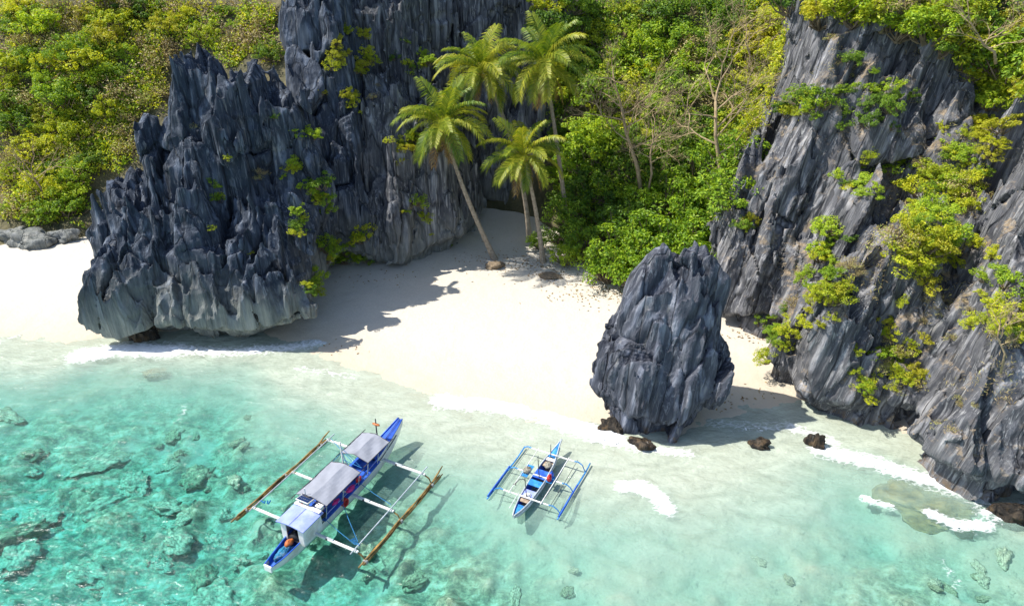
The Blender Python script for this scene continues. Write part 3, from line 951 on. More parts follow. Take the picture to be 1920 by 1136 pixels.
ROCKS = [(1425, 832, 0.5, 0.34, .15, 'dark wet boulder in the shaded shallows between the free-standing rock and the right cliff', 'rock_small'),
         (1530, 832, 0.45, 0.6, .35, 'rusty brown boulder at the foot of the right cliff, in the foam', 'rock_small'),
         (1150, 800, 0.75, 0.5, .15, 'rusty boulder at the left foot of the free-standing rock', 'rock_small'),
         (1205, 832, 0.7, 0.45, .05, 'brown low rock in the wash at the front foot of the free-standing rock', 'rock_small'),
         (268, 632, 0.95, 0.9, .5, 'dark rock at the left foot of the stepped outcrop, beside the surf', 'rock_small'),
         (285, 692, 0.7, 0.16, -.62, 'small yellowish rock awash in front of the stepped outcrop', 'algae'),
         (1745, 935, 2.5, 0.30, -1.05, 'golden-brown algae-covered reef slab awash below the right cliff', 'algae'),
         (1905, 965, 0.9, 0.5, .1, 'dark rock in the foam under the right cliff at the picture edge', 'rock_small'),
         (930, 490, 0.8, 0.35, .1, 'mound of brown roots and soil at the foot of the leaning palm', 'bark'),
         (1030, 508, 0.9, 0.25, .05, 'flat sandy root mound at the foot of the short palm', 'bark'),
         (60, 446, 1.7, .9, .4, 'long grey boulder at the back of the beach at the left edge', 'rock_mid'),
         (20, 440, 1.2, .9, .5, 'grey boulder at the picture edge, leftmost at the back of the beach', 'rock_mid'),
         (120, 440, 1.1, .8, .4, 'grey boulder below bushes between long boulder and spires', 'rock_mid')]
for q, (px, py, r, hz, zc, lab, mt) in enumerate(ROCKS):
    x, y = at_z(px, py, 0.1)
    if py < 520: x, y = at_z(px, py, 1.2)
    z = max(0.0, float(ground(np.array([x]), np.array([y]))[0]))
    o = link('boulder', lump('boulder', MAT[mt], 200 + q, 22, 1.0, 0.5, 1.5), None, (x, y, z + zc * .4))
    o.scale = (r, r * .7, hz); o.rotation_euler = (0, 0, -0.35 if px > 1000 else 0.2)
    tag(o, lab, 'rock' if mt != 'bark' else 'root mound')
say('boulders')

# ------------------------------------------------------------------ foliage
def leaves_mesh(pos, nrm, size, rg, asp=0.5):
    """one rhombic, slightly folded leaf per point"""
    n = len(pos)
    nrm = nrm / np.maximum(np.linalg.norm(nrm, axis=1, keepdims=True), 1e-6)
    t = rg.normal(size=(n, 3)); t -= nrm * (t * nrm).sum(1, keepdims=True)
    t /= np.maximum(np.linalg.norm(t, axis=1, keepdims=True), 1e-6)
    bt = np.cross(nrm, t)
    L_ = (size * rg.uniform(.7, 1.3, n))[:, None]
    v = np.stack([pos - t * L_ * .5, pos + bt * L_ * asp * .5 + nrm * L_ * .08, pos + t * L_ * .5 - nrm * L_ * .10, pos - bt * L_ * asp * .5 + nrm * L_ * .08], 1).reshape(-1, 3)
    f = np.arange(4 * n).reshape(-1, 4)
    return v, f


def crown_geo(seed, n_cl=22, per=70, rad=(1, 1, .75), leaf=0.16, cl=0.30, bare=0.0):
    rg = np.random.default_rng(seed)
    d = rg.normal(size=(n_cl, 3)); d[:, 2] = np.abs(d[:, 2]) * 1.0 - 0.25
    d /= np.linalg.norm(d, axis=1, keepdims=True)
    cen = d * rg.uniform(.35, 1.25, (n_cl, 1)) * np.array(rad) + np.array([0, 0, rad[2] * .75])
    crad = cl * rg.uniform(.5, 1.45, n_cl)
    ci = np.repeat(np.arange(n_cl), per)
    e = rg.normal(size=(len(ci), 3)); e /= np.linalg.norm(e, axis=1, keepdims=True)
    rr = rg.uniform(.35, 1.0, (len(ci), 1)) ** .6
    pos = cen[ci] + e * rr * crad[ci][:, None] * np.array([1.15, 1.15, .8])
    nrm = e * .7 + np.array([0, 0, .75]) + rg.normal(size=e.shape) * .45
    keep = rg.random(len(ci)) > bare
    v, f = leaves_mesh(pos[keep], nrm[keep], leaf, rg)
    return v, f, cen


def stems_mb(cen, seed, r0=0.05, base=(0, 0, 0)):
    R_ = random.Random(seed)
    mb = MB()
    for c_ in cen:
        c_ = Vector(c_); b0 = Vector(base) + Vector((R_.uniform(-.08, .08), R_.uniform(-.08, .08), -.15))
        mid = b0.lerp(c_, .5) + Vector((R_.uniform(-.15, .15), R_.uniform(-.15, .15), -.10))
        mb.tube([b0, mid, c_], [r0, r0 * .55, r0 * .15], 4, False)
    return mb


def raw_mesh(mb, name, mat):
    o_ = mb.build(name, mat)
    me_ = o_.data
    bpy.data.objects.remove(o_)
    return me_


SHRUB = {}
STEM = []
for q in range(6):
    v, f, cen = crown_geo(300 + q, 26 + 3 * (q % 3), 74, (1.0, 1.0, .62 + .08 * (q % 3)), 0.128, 0.25)
    STEM.append(raw_mesh(stems_mb(cen, q), 'stems', MAT['bark']))
    for mt in ('lime', 'green', 'dark', 'yellow', 'vivid'):
        SHRUB[mt, q] = mesh_np('crown', v, f, MAT[mt])
    v, f, cen = crown_geo(340 + q, 30, 40, (1.0, 1.0, .6), 0.11, 0.34, 0.25)
    SHRUB['dry', q] = mesh_np('crown', v, f, MAT['dry'])
BIG = {}
for q in range(4):
    v, f, cen = crown_geo(380 + q, 42, 66, (1.0, 1.0, .8), 0.12, 0.24)
    for mt in ('vivid', 'dark', 'green'):
        BIG[mt, q] = mesh_np('crown', v, f, MAT[mt])
    mb = stems_mb(cen, 40 + q, 0.045, (0, 0, 0))
    mb.tube([(0, 0, -1.2), (.03, .02, -.5), (0, 0, .1)], [.09, .07, .055], 6)
    BIG['trunk', q] = raw_mesh(mb, 'trunk', MAT['bark'])
RV = random.Random(21)
WORD = {'lime': 'yellow-green', 'green': 'mid-green', 'dark': 'dark green', 'yellow': 'golden', 'vivid': 'bright green', 'dry': 'half-dry'}


def shrub(pos, r, mt, label, group=None, lift=0.0):
    o_ = empty('shrub', (pos.x, pos.y, pos.z - 0.25 * r + lift), RV.uniform(0, 6.28), r)
    o_.scale = (r * RV.uniform(.85, 1.15), r * RV.uniform(.85, 1.15), r * RV.uniform(.8, 1.2))
    q_ = RV.randrange(6)
    link('crown', SHRUB[mt, q_], o_); link('stems', STEM[q_], o_)
    return tag(o_, label, 'shrub', group)


def tree(pos, r, mt, label, group=None):
    o_ = empty('tree', (pos.x, pos.y, pos.z), RV.uniform(0, 6.28), r)
    q_ = RV.randrange(4)
    link('crown', BIG[mt, q_], o_); link('trunk', BIG['trunk', q_], o_)
    return tag(o_, label, 'tree', group)


def bbox(poly):
    return min(a[0] for a in poly), min(a[1] for a in poly), max(a[0] for a in poly), max(a[1] for a in poly)


def scatter(poly, gap, tries=6000):
    x0, y0, x1, y1 = bbox(poly); pts = []
    for _ in range(tries):
        x, y = RV.uniform(x0, x1), RV.uniform(y0, y1)
        if not in_poly([x], [y], poly)[0]: continue
        if any((x - a) ** 2 + ((y - b) * 1.25) ** 2 < gap * gap for a, b in pts): continue
        pts.append((x, y))
    return pts


Z_LEFT = [(-20, -20), (560, -20), (560, 160), (480, 180), (400, 200), (400, 260), (300, 300), (280, 380), (230, 420), (60, 410), (-20, 415)]
Z_MID = [(1020, -20), (1480, -20), (1462, 80), (1400, 240), (1372, 300), (1365, 400), (1280, 420), (1150, 430), (1050, 440), (1035, 330), (1030, 180)]
Z_RIGHT = [(1450, -20), (1940, -20), (1940, 190), (1850, 200), (1800, 120), (1720, 70), (1580, 40), (1480, 30)]


def zone(poly, gap, pick, size, where, grp, hill_only=False):
    for px, py in scatter(poly, gap):
        w = seen(px, py, hill_only)
        if w is None or w.z < 0.8: continue
        mt = pick(px, py)
        r_ = size * RV.choice([.6, .75, .9, 1.0, 1.15, 1.3, 1.5])
        sz = 'small' if r_ < size * .95 else 'large' if r_ > size * 1.2 else 'medium'
        shrub(w, r_, mt, sz + ' ' + WORD[mt] + ' ' + where(px, py), grp)


def pick_left(px, py):
    dryness = 0.85 if (260 < px < 500 and 60 < py < 270) else 0.2
    if RV.random() < dryness * .75: return 'dry'
    if py > 280: return RV.choice(['lime', 'green', 'green', 'dark', 'lime'])
    return RV.choice(['lime', 'lime', 'yellow', 'green', 'green', 'dark', 'dark', 'lime'])


def pick_mid(px, py):
    if px > 1380: return RV.choice(['lime', 'lime', 'lime', 'yellow'])
    if py > 260: return RV.choice(['dark', 'dark', 'green', 'vivid'])
    if 1250 < px < 1400 and py > 60: return RV.choice(['dry', 'dry', 'dark', 'green'])
    return RV.choice(['lime', 'green', 'green', 'lime', 'dark'])


def where_left(px, py):
    if py < 90: return 'shrub on the left slope, upper picture edge, ' + ('leftmost stretch' if px < 130 else 'middle stretch' if px < 310 else 'above the spires')
    if py < 200: return 'shrub on the left slope, upper half, ' + ('near the picture edge' if px < 110 else 'midway to the spires' if px < 230 else 'behind the spires')
    if py < 310: return 'shrub on the left slope, lower half, ' + ('near the picture edge' if px < 90 else 'mid-slope' if px < 180 else 'touching the rock')
    return 'shrub above the back of the beach, ' + ('at picture edge' if px < 70 else 'over the grey boulders' if px < 150 else 'against the outcrop')


def where_mid(px, py):
    c_ = 'just right of the palm crowns' if px < 1120 else 'near the forked bare tree' if px < 1240 else 'around the tall bare tree' if px < 1370 else 'by the right cliff'
    return 'shrub ' + ('at the top of the gully, ' if py < 100 else 'high in the gully, ' if py < 200 else 'halfway down the gully, ' if py < 310 else 'low in the gully, ') + c_


def where_right(px, py):
    return 'shrub on top of the right cliff, ' + ('above its left corner' if px < 1560 else 'above the rosettes' if px < 1680 else 'by bleached branches' if px < 1830 else 'at picture edge') + (', top row' if py < 50 else '')


zone(Z_LEFT, 37, pick_left, 1.5, where_left, 'shrubs on the left slope', True)
zone(Z_MID, 42, pick_mid, 1.45, where_mid, 'shrubs in the gully')
zone(Z_RIGHT, 37, lambda a, b: RV.choice(['lime', 'lime', 'green', 'dark', 'green', 'yellow', 'dry']), 1.2, where_right, 'shrubs on top of the right cliff')

PATCH = [  # x, y, spread in px, count, kind, size, place
    (1790, 330, 69, 29, 'lime', 1.40, 'hanging thicket in the upper middle of the right cliff'),
    (1750, 440, 75, 29, 'lime', 1.33, 'hanging thicket halfway down the right cliff'),
    (1840, 250, 37, 12, 'yellow', 1.12, 'bright patch beside the pale boulder high on the right cliff'),
    (1540, 540, 44, 18, 'lime', 1.05, 'column of bushes above the gap on the right cliff'),
    (1560, 470, 34, 12, 'green', 0.98, 'column of bushes, upper end, on the right cliff'),
    (1660, 690, 65, 30, 'lime', 0.86, 'round cushion low on the right cliff above the surf'),
    (1700, 670, 50, 12, 'yellow', 0.78, 'golden sprigs in the round cushion low on the right cliff'),
    (1885, 600, 50, 24, 'lime', 1.05, 'bushy tree at the right picture edge on the cliff'),
    (1460, 620, 42, 18, 'green', 0.84, 'bush above the sand passage at the cliff foot'),
    (1590, 500, 36, 8, 'dry', 0.60, 'withered scrub beside the bush column'),
    (1530, 200, 44, 17, 'green', 1.19, 'ledge bush in the upper left of the right cliff'),
    (1660, 180, 50, 18, 'dark', 1.05, 'spiky rosette bush on the upper ledge of the right cliff'),
    (1620, 340, 34, 12, 'green', 0.84, 'bush in the middle of the bare right face'),
    (1600, 120, 50, 6, 'dry', 0.70, 'withered scrub near the top of the right cliff'),
    (1780, 600, 60, 8, 'dry', 0.50, 'withered tufts on the lower right cliff'),
    (1800, 770, 40, 6, 'dry', 0.50, 'withered tufts just above the surf on the right cliff'),
    (1400, 420, 14, 6, 'lime', 0.84, 'bush on the left rim of the right cliff'),
    (1390, 250, 27, 11, 'lime', 1.12, 'bush on the shoulder at the left rim of the right cliff'),
    (650, 470, 48, 14, 'green', 1.19, 'hanging bush at the foot of the shaded cliff beside the sand'),
    (600, 530, 25, 6, 'green', 1.05, 'low bush at the corner of outcrop and shaded sand'),
    (565, 420, 34, 8, 'green', 0.98, 'bush in the cleft right of the outcrop'),
    (605, 370, 34, 8, 'green', 1.12, 'bush in the shaded cleft right of the outcrop'),
    (545, 320, 23, 6, 'lime', 0.70, 'small bush on top of the lower buttress'),
    (480, 330, 22, 3, 'dry', 0.45, 'withered tuft on top of the lower buttress'),
    (660, 110, 43, 12, 'yellow', 0.84, 'sunlit sprigs high on the shaded cliff'),
    (650, 190, 28, 6, 'yellow', 0.70, 'sunlit sprigs halfway up the shaded cliff'),
    (790, 110, 40, 12, 'green', 0.84, 'leafy sprigs beside the palms high on the cliff'),
    (760, 270, 25, 8, 'lime', 0.84, 'leafy sprigs left of the leaning palm crown'),
    (775, 395, 25, 6, 'lime', 0.70, 'small bush on the pale lower cliff'),
    (815, 420, 12, 1, 'lime', 0.35, 'single tuft low on the pale cliff'),
    (400, 430, 10, 1, 'lime', 0.40, 'single tuft in the middle of the outcrop face'),
    (475, 470, 10, 1, 'yellow', 0.35, 'single golden tuft on the lower buttress'),
    (400, 360, 23, 5, 'green', 0.70, 'shaded bush in the middle of the outcrop'),
    (440, 290, 12, 1, 'lime', 0.40, 'single tuft on the upper outcrop'),
    (375, 235, 10, 1, 'dry', 0.35, 'withered tuft on the upper outcrop'),
    (560, 230, 28, 5, 'green', 0.70, 'shaded bush between the high spires'),
    (700, 160, 20, 2, 'dry', 0.50, 'withered sprigs on the cliff crest'),
    (860, 470, 12, 1, 'green', 0.40, 'low tuft on the sand at the cliff foot'),
]
MIXES = {'lime': ['lime', 'lime', 'green', 'green', 'lime', 'yellow', 'dry'], 'green': ['green', 'green', 'lime', 'dark'], 'yellow': ['yellow', 'yellow', 'lime'], 'dark': ['dark', 'dark', 'green'], 'dry': ['dry']}
for px, py, spd, n_, mt, r, where in PATCH:
    root = None
    for k_ in range(n_):
        w = None
        for _ in range(20):
            a, b = px + RV.gauss(0, spd * .55), py + RV.gauss(0, spd * .55)
            w = seen(a, b)
            if w is not None and w.z > 0.9 and (root is None or (w - root.location).length < 6): break
            w = None
        if w is None: continue
        if root is None:
            root = empty('bush', w)
            tag(root, WORD[mt] + ' ' + where, 'bush')
        q_ = RV.randrange(6); rr = r * RV.choice([.4, .5, .55, .65, .75, .95])
        c_ = link('crown', SHRUB[RV.choice(MIXES[mt]) if n_ > 1 else mt, q_], root, w - root.location - Vector((0, -.15 * rr, .42 * rr)))
        c_.scale = (rr * RV.uniform(.85, 1.15), rr * RV.uniform(.7, 1.0), rr * RV.uniform(.65, 1.05)); c_.rotation_euler = (RV.uniform(-.4, .4), RV.uniform(-.4, .4), RV.uniform(0, 6.28))
        link('stems', STEM[q_], c_)
# broad-leaved trees at the back of the sand
for px, py, dist, r, mt, lab in [
    (1205, 560, 49.0, 2.3, 'vivid', 'bright green rounded tree overhanging the sand left of the free-standing rock'),
    (1140, 525, 51.0, 2.1, 'vivid', 'bright green low tree at the edge of the sand beside the root mound'),
    (1275, 500, 50.5, 2.6, 'vivid', 'bright green dense tree right behind the top of the free-standing rock'),
    (1335, 490, 50.0, 2.3, 'vivid', 'bright green tree squeezed between the free-standing rock and the right cliff'),
    (1225, 475, 53.0, 2.7, 'vivid', 'tall bright green tree in the middle of the grove'),
    (1300, 430, 54.0, 2.7, 'vivid', 'bright green tree at the back of the grove below the bare tree'),
    (1170, 445, 55.0, 2.1, 'dark', 'dark green tree at the back of the grove'),
    (1100, 470, 55.0, 1.8, 'dark', 'dark green tree right of the palm trunks'),
    (1075, 425, 58.0, 2.0, 'dark', 'dark green tree in shade behind the palm trunks'),
    (1110, 380, 60.0, 2.3, 'dark', 'dark green tree on the lower slope right of the palms'),
    (1130, 300, 62.0, 2.4, 'green', 'mid-green tree climbing the slope right of the palm crowns'),
    (1120, 215, 65.0, 2.6, 'green', 'mid-green tree high on the slope right of the palm crowns'),
    (1190, 150, 68.0, 2.6, 'green', 'mid-green tree near the top of the gully'),
    (1055, 500, 54.0, 1.1, 'green', 'small mid-green tree on the sand beside the short palm'),
    (1175, 500, 51.5, 2.3, 'vivid', 'bright green broad tree leaning over the sand edge, left half of the grove'),
    (1245, 400, 56.0, 2.4, 'vivid', 'bright green tree at the top of the grove, left of the tall bare trunk'),
    (1045, 465, 58.0, 1.3, 'dark', 'dark green bushy tree between the trunks of the tallest and the short palm'),
    (1085, 500, 54.5, 1.3, 'green', 'mid-green bushy tree over the flat root mound'),
    (1010, 470, 57.0, 0.9, 'green', 'small leafy tree behind the short palm trunk')]:
    w = at_y(px, py, dist)
    w.z = max(w.z, 1.0)
    tree(w, r, mt, lab)
say('shrubs', len(bpy.data.objects))


def undergrowth(name, poly, n, leaf, mat, seed, lift=0.35, hill_only=False, thr=0.40, jit=.28, asp=.5):
    rg = np.random.default_rng(seed)
    x0, y0, x1, y1 = bbox(poly)
    px = rg.uniform(x0, x1, n * 3); py = rg.uniform(y0, y1, n * 3)
    k = in_poly(px, py, poly) & (px > 0) & (px < 1919) & (py > 0) & (py < 1136)
    px, py = px[k], py[k]
    i = (SI_HILL if hill_only else SI)[(py / BS).astype(int), (px / BS).astype(int)]
    i = i[i >= 0]
    P_ = SV[i]; P_ = P_[P_[:, 2] > 1.2]
    cl = vnoise(P_[:, 0] * .5, P_[:, 1] * .5, P_[:, 2] * .5, seed % 17)
    P_ = P_[cl > thr][:n]
    P_ = P_ + rg.normal(size=P_.shape) * jit + np.array([0, -.15, lift])
    v, f = leaves_mesh(P_, np.array([0, -.3, .8]) + rg.normal(size=P_.shape) * .6, leaf, rg, asp)
    return tag(link(name, mesh_np(name, v, f, mat)), kind='stuff')


undergrowth('undergrowth', Z_LEFT, 22000, 0.34, MAT['green'], 1, 0.05, True)
undergrowth('undergrowth', Z_LEFT, 14000, 0.28, MAT['lime'], 2, 0.3, True)
undergrowth('dry_undergrowth', Z_LEFT, 9000, 0.28, MAT['dry'], 3, 0.4, True)
undergrowth('undergrowth', Z_MID, 26000, 0.30, MAT['dark'], 4)
undergrowth('undergrowth', Z_MID, 12000, 0.28, MAT['green'], 5, 0.3)
undergrowth('dry_undergrowth', Z_MID, 6000, 0.26, MAT['dry'], 6)
undergrowth('undergrowth', Z_RIGHT, 16000, 0.26, MAT['lime'], 7, 0.4)
Z_STRIP = [(1400, 60), (1470, 50), (1465, 120), (1420, 240), (1385, 260), (1400, 160)]
undergrowth('undergrowth', Z_STRIP, 9000, 0.22, MAT['lime'], 8, 0.3)
Z_CL = [(1480, 40), (1720, 60), (1850, 190), (1840, 420), (1900, 520), (1900, 760), (1500, 650), (1480, 480), (1640, 420), (1700, 260), (1480, 150)]
undergrowth('dry_grass', Z_CL, 5000, 0.26, MAT['dry'], 9, 0.02, False, 0.60, .10, .10)
say('undergrowth')


# ------------------------------------------------------------------ bare trees
def branch(mb, p0, d, ln, r, depth, R_, spread=0.75):
    pts = [p0]; q = p0.copy(); dd = d.copy()
    n_ = 4
    for i in range(n_):
        dd = (dd + Vector((R_.gauss(0, .18), R_.gauss(0, .18), R_.gauss(.04, .14)))).normalized()
        q = q + dd * ln / n_
        pts.append(q.copy())
    mb.tube(pts, [r * (1 - .16 * i) for i in range(n_ + 1)], 5 if depth > 2 else 3, False)
    if depth == 0: return
    for c_ in range(3 if depth > 1 else 4):
        i = R_.choice([2, 3, 4]) if c_ else 4
        nd = (dd + Vector((R_.gauss(0, spread), R_.gauss(0, spread * .8), R_.gauss(.1, .5)))).normalized()
        branch(mb, pts[i], nd, ln * R_.uniform(.6, .85), r * .55, depth - 1, R_, spread)


def bare_tree(base, top, r, blen, seed, lab, depth=5):
    R_ = random.Random(seed)
    o_ = empty('bare_tree', base)
    mb = MB(); t = top - base
    pts = [Vector((0, 0, -.3)), t * .35 + Vector((.15, 0, 0)), t * .7 + Vector((-.1, .1, 0)), t]
    mb.tube(pts, [r, r * .85, r * .65, r * .5], 7)
    mb.build('trunk', MAT['bark_pale'], o_, True)
    mb = MB()
    for k_ in range(7):
        s_ = .55 + .45 * k_ / 6
        d = Vector((math.cos(k_ * 2.4), .6 * math.sin(k_ * 2.4), R_.uniform(.2, .7)))
        branch(mb, t * s_, d.normalized(), blen * R_.uniform(.7, 1.1), r * .38, depth - 1, R_)
    branch(mb, t, t.normalized(), blen, r * .5, depth - 1, R_)
    mb.build('branches', MAT['bark_pale'], o_)
    return tag(o_, lab, 'tree')


bare_tree(at_y(1352, 400, 51.5), at_y(1342, 190, 52.0), .20, 2.6, 3, 'tall leafless pale tree with a straight trunk in front of the gully')
bare_tree(at_y(1205, 370, 57.0), at_y(1165, 200, 57.5), .20, 2.3, 8, 'leaning leafless tree with forked limbs in the middle of the gully')
bare_tree(at_y(1215, 360, 56.5), at_y(1225, 260, 57.0), .12, 1.9, 15, 'small leafless tree leaning right beside the forked bare tree')
bare_tree(at_y(1405, 130, 60.0), at_y(1400, 60, 60.0), .09, 1.6, 19, 'small pale leafless tree at the top of the gully', 4)
bare_tree(at_y(80, 365, 62.0), at_y(60, 325, 62.0), .12, 1.8, 27, 'pale leafless shrub on the lower left slope', 3)
bare_tree(at_y(1870, 110, 43.0), at_y(1840, 75, 43.0), .09, 1.6, 33, 'bleached leafless branches among bushes on top of the right cliff', 3)
bare_tree(at_y(1880, 690, 29.5), at_y(1875, 610, 29.7), .06, 1.0, 37, 'small white-stemmed bare tree low at the right edge', 3)
say('bare trees')


# ------------------------------------------------------------------ coconut palms
def frond_mesh(seed, L_, e0, e1, mat, twist=0.0, nl=46, ll=0.88):
    R_ = random.Random(seed)
    mb = MB(); n_ = 12; p_ = Vector((0.1, 0, 0)); pts = [p_.copy()]; dirs = []
    for i in range(n_):
        s_ = (i + .5) / n_
        e = e0 + (e1 - e0) * s_ ** 1.25
        d = Vector((math.cos(e), 0, math.sin(e))); dirs.append(d)
        p_ = p_ + d * L_ / n_; pts.append(p_.copy())
    mb.tube(pts, [.045 * (1 - .85 * i / n_) for i in range(n_ + 1)], 4, False)
    for sd in (-1, 1):
        for k_ in range(nl):
            s_ = .14 + .86 * (k_ + R_.random() * .5) / nl
            i = min(int(s_ * n_), n_ - 1); fr_ = s_ * n_ - i
            b0 = pts[i].lerp(pts[i + 1], min(fr_, 1)); d = dirs[i]
            up = Vector((-d.z, 0, d.x))
            ln = ll * (0.45 + 0.75 * math.sin(math.pi * min(1, s_ * .92 + .05)) ** .8) * R_.uniform(.85, 1.1)
            out_ = (Vector((0, sd, 0)) * .8 + d * (.45 + .5 * s_) + up * (.30 + R_.uniform(-.15, .12))).normalized()
            m1_ = b0 + out_ * ln * .5
            tip = m1_ + (out_ + Vector((0, 0, -.85 - R_.random() * .35))).normalized() * ln * .55
            w = d * .033
            mb.add([b0 - w * .6, b0 + w * .6, m1_ + w, m1_ - w, tip], [(0, 1, 2, 3), (3, 2, 4)])
    o_ = mb.build('frond', mat); me_ = o_.data; bpy.data.objects.remove(o_)
    return me_


FR = [frond_mesh(1, 3.3, 1.25, 0.55, MAT['palm']), frond_mesh(2, 3.6, 1.0, -0.15, MAT['palm']), frond_mesh(3, 3.8, .75, -0.6, MAT['palm']),
      frond_mesh(4, 3.9, .5, -1.0, MAT['palm']), frond_mesh(5, 3.8, .2, -1.3, MAT['palm']), frond_mesh(6, 3.4, -.3, -1.5, MAT['palm'])]
FD = [frond_mesh(7, 3.0, -.8, -1.55, MAT['palm_dead'], nl=26, ll=.7), frond_mesh(8, 2.6, -1.0, -1.6, MAT['palm_dead'], nl=24, ll=.6)]


def palm(base, crown, bend, sc, seed, lab, n=28, dead=4):
    R_ = random.Random(seed)
    o_ = empty('palm', base)
    t = crown - base; mb = MB(); pts = []; rad = []
    for i in range(41):
        s_ = i / 40
        pts.append(t * s_ + bend * (4 * s_ * (1 - s_)) + Vector((0, 0, -.3 * (1 - s_))))
        r = .21 * (1 - .42 * s_) + .12 * math.exp(-s_ * 14)
        rad.append(r * (1.06 if i % 2 else .96))
    mb.tube(pts, rad, 8)
    mb.build('trunk', MAT['palm_bark'], o_)
    mb = MB()
    for k_ in range(9):
        a_ = k_ * 2.2
        mb.blob((t.x + .28 * math.cos(a_), t.y + .28 * math.sin(a_), t.z - .22 - .1 * (k_ % 3)), (.13, .13, .16), 7, 5)
    mb.build('coconuts', MAT['coconut'], o_, True)
    mb = MB()
    for k_ in range(7):
        a_ = k_ * .9
        mb.tube([t, t + Vector((.4 * math.cos(a_), .4 * math.sin(a_), .15)), t + Vector((.75 * math.cos(a_), .75 * math.sin(a_), -.25))], [.03, .02, .01], 4)
    mb.build('flower_stalks', MAT['yellow'], o_)
    for k_ in range(n):
        s_ = k_ / n
        lev = min(5, int(s_ ** .8 * 6))
        fo_ = link('frond', FR[lev], o_, t + Vector((0, 0, .15 - .3 * s_)))
        fo_.rotation_euler = (R_.uniform(-.3, .3), R_.uniform(-.12, .12), k_ * 2.39996 + R_.uniform(-.2, .2))
        q_ = sc * R_.uniform(.88, 1.1); fo_.scale = (q_, q_, q_)
    for k_ in range(dead):
        fo_ = link('frond', FD[k_ % 2], o_, t + Vector((0, 0, -.25)))
        fo_.rotation_euler = (0, 0, R_.uniform(0, 6.28)); fo_.scale = (sc,) * 3
        tag(fo_, 'withered brown frond hanging down')
    return tag(o_, lab, 'palm tree')


def on_sand(px, py):
    x, y = at_z(px, py, 1.0)
    z = float(ground(np.array([x]), np.array([y]))[0])
    x, y = at_z(px, py, z)
    return Vector((x, y, z))


B1 = on_sand(931, 487)
palm(B1, at_y(830, 232, B1.y - .2), Vector((-.5, 0, .5)), 1.05, 1, 'coconut palm with leaning trunk and orange coconuts, on shaded sand left of the others', 30, 6)
B2 = on_sand(993, 450)
palm(B2, at_y(905, 132, B2.y - .5), Vector((.7, 0, .4)), 1.0, 2, 'coconut palm behind the leaning one, its slim trunk curving out of the deep shade', 29, 4)
B3 = on_sand(1069, 455)
palm(B3, at_y(1021, 118, B3.y - .3), Vector((.05, 0, .2)), 1.08, 3, 'tallest coconut palm with nearly upright pale trunk and brown hanging fronds', 31, 8)
B4 = on_sand(1019, 492)
palm(B4, at_y(982, 292, B4.y - .2), Vector((.15, 0, .1)), 0.95, 4, 'shortest coconut palm, standing in front with its crown below the other three', 27, 3)
say('palms')
#--PART3--
# ------------------------------------------------------------------ outrigger boats
MAT['white_paint'] = simple_mat('white_paint', (0.72, 0.72, 0.70), 0.45, 0.08, 2.0, 0.4, dirt=(0.45, 0.42, 0.36))
MAT['blue_paint'] = simple_mat('blue_paint', (0.025, 0.10, 0.50), 0.42, 0.25, 3.0, 0.4, dirt=(0.06, 0.20, 0.55))
MAT['sky_paint'] = simple_mat('sky_blue_paint', (0.03, 0.22, 0.55), 0.45, 0.3, 4.0, 0.4, dirt=(0.10, 0.34, 0.60))
MAT['roof_paint'] = simple_mat('faded_blue_paint', (0.26, 0.32, 0.66), 0.5, 0.12, 2.0, 0.35, dirt=(0.42, 0.46, 0.74))
MAT['tarp'] = simple_mat('grey_tarp', (0.25, 0.265, 0.31), 0.7, 0.08, 2.0, 0.25, 0.4)
MAT['bamboo'] = simple_mat('bamboo', (0.27, 0.165, 0.05), 0.55, 0.5, 3.0, 0.35, 0.3, dirt=(0.08, 0.055, 0.03))
MAT['dark_wood'] = simple_mat('dark_wood', (0.06, 0.055, 0.06), 0.6, 0.3, 5.0)
MAT['deck_wood'] = simple_mat('deck_wood', (0.36, 0.28, 0.20), 0.7, 0.3, 5.0, 0.3, dirt=(0.14, 0.11, 0.09))
MAT['grey_pole'] = simple_mat('grey_pole', (0.42, 0.47, 0.50), 0.5, 0.2, 3.0)
MAT['rope_blue'] = simple_mat('blue_rope', (0.02, 0.16, 0.36), 0.8, 0.2, 9.0)
MAT['rope_grey'] = simple_mat('grey_rope', (0.30, 0.30, 0.28), 0.8, 0.2, 9.0)
MAT['red'] = simple_mat('red_plastic', (0.50, 0.03, 0.025), 0.5, 0.2, 6.0)
MAT['pink'] = simple_mat('pink_cloth', (0.62, 0.04, 0.22), 0.8, 0.2, 6.0)
MAT['orange'] = simple_mat('orange_paint', (0.50, 0.14, 0.035), 0.5, 0.3, 6.0)
MAT['black'] = simple_mat('black_rubber', (0.018, 0.018, 0.02), 0.6, 0.3, 6.0)
MAT['panel'] = simple_mat('solar_cells', (0.012, 0.03, 0.10), 0.25, 0.1, 8.0, 0.6)
MAT['net'] = simple_mat('blue_net', (0.03, 0.20, 0.36), 0.9, 0.6, 14.0, 0.2, 1.0, dirt=(0.30, 0.34, 0.36))
MAT['wicker'] = simple_mat('net_bag', (0.34, 0.32, 0.26), 0.9, 0.7, 18.0, 0.2, 1.0, dirt=(0.05, 0.05, 0.04))


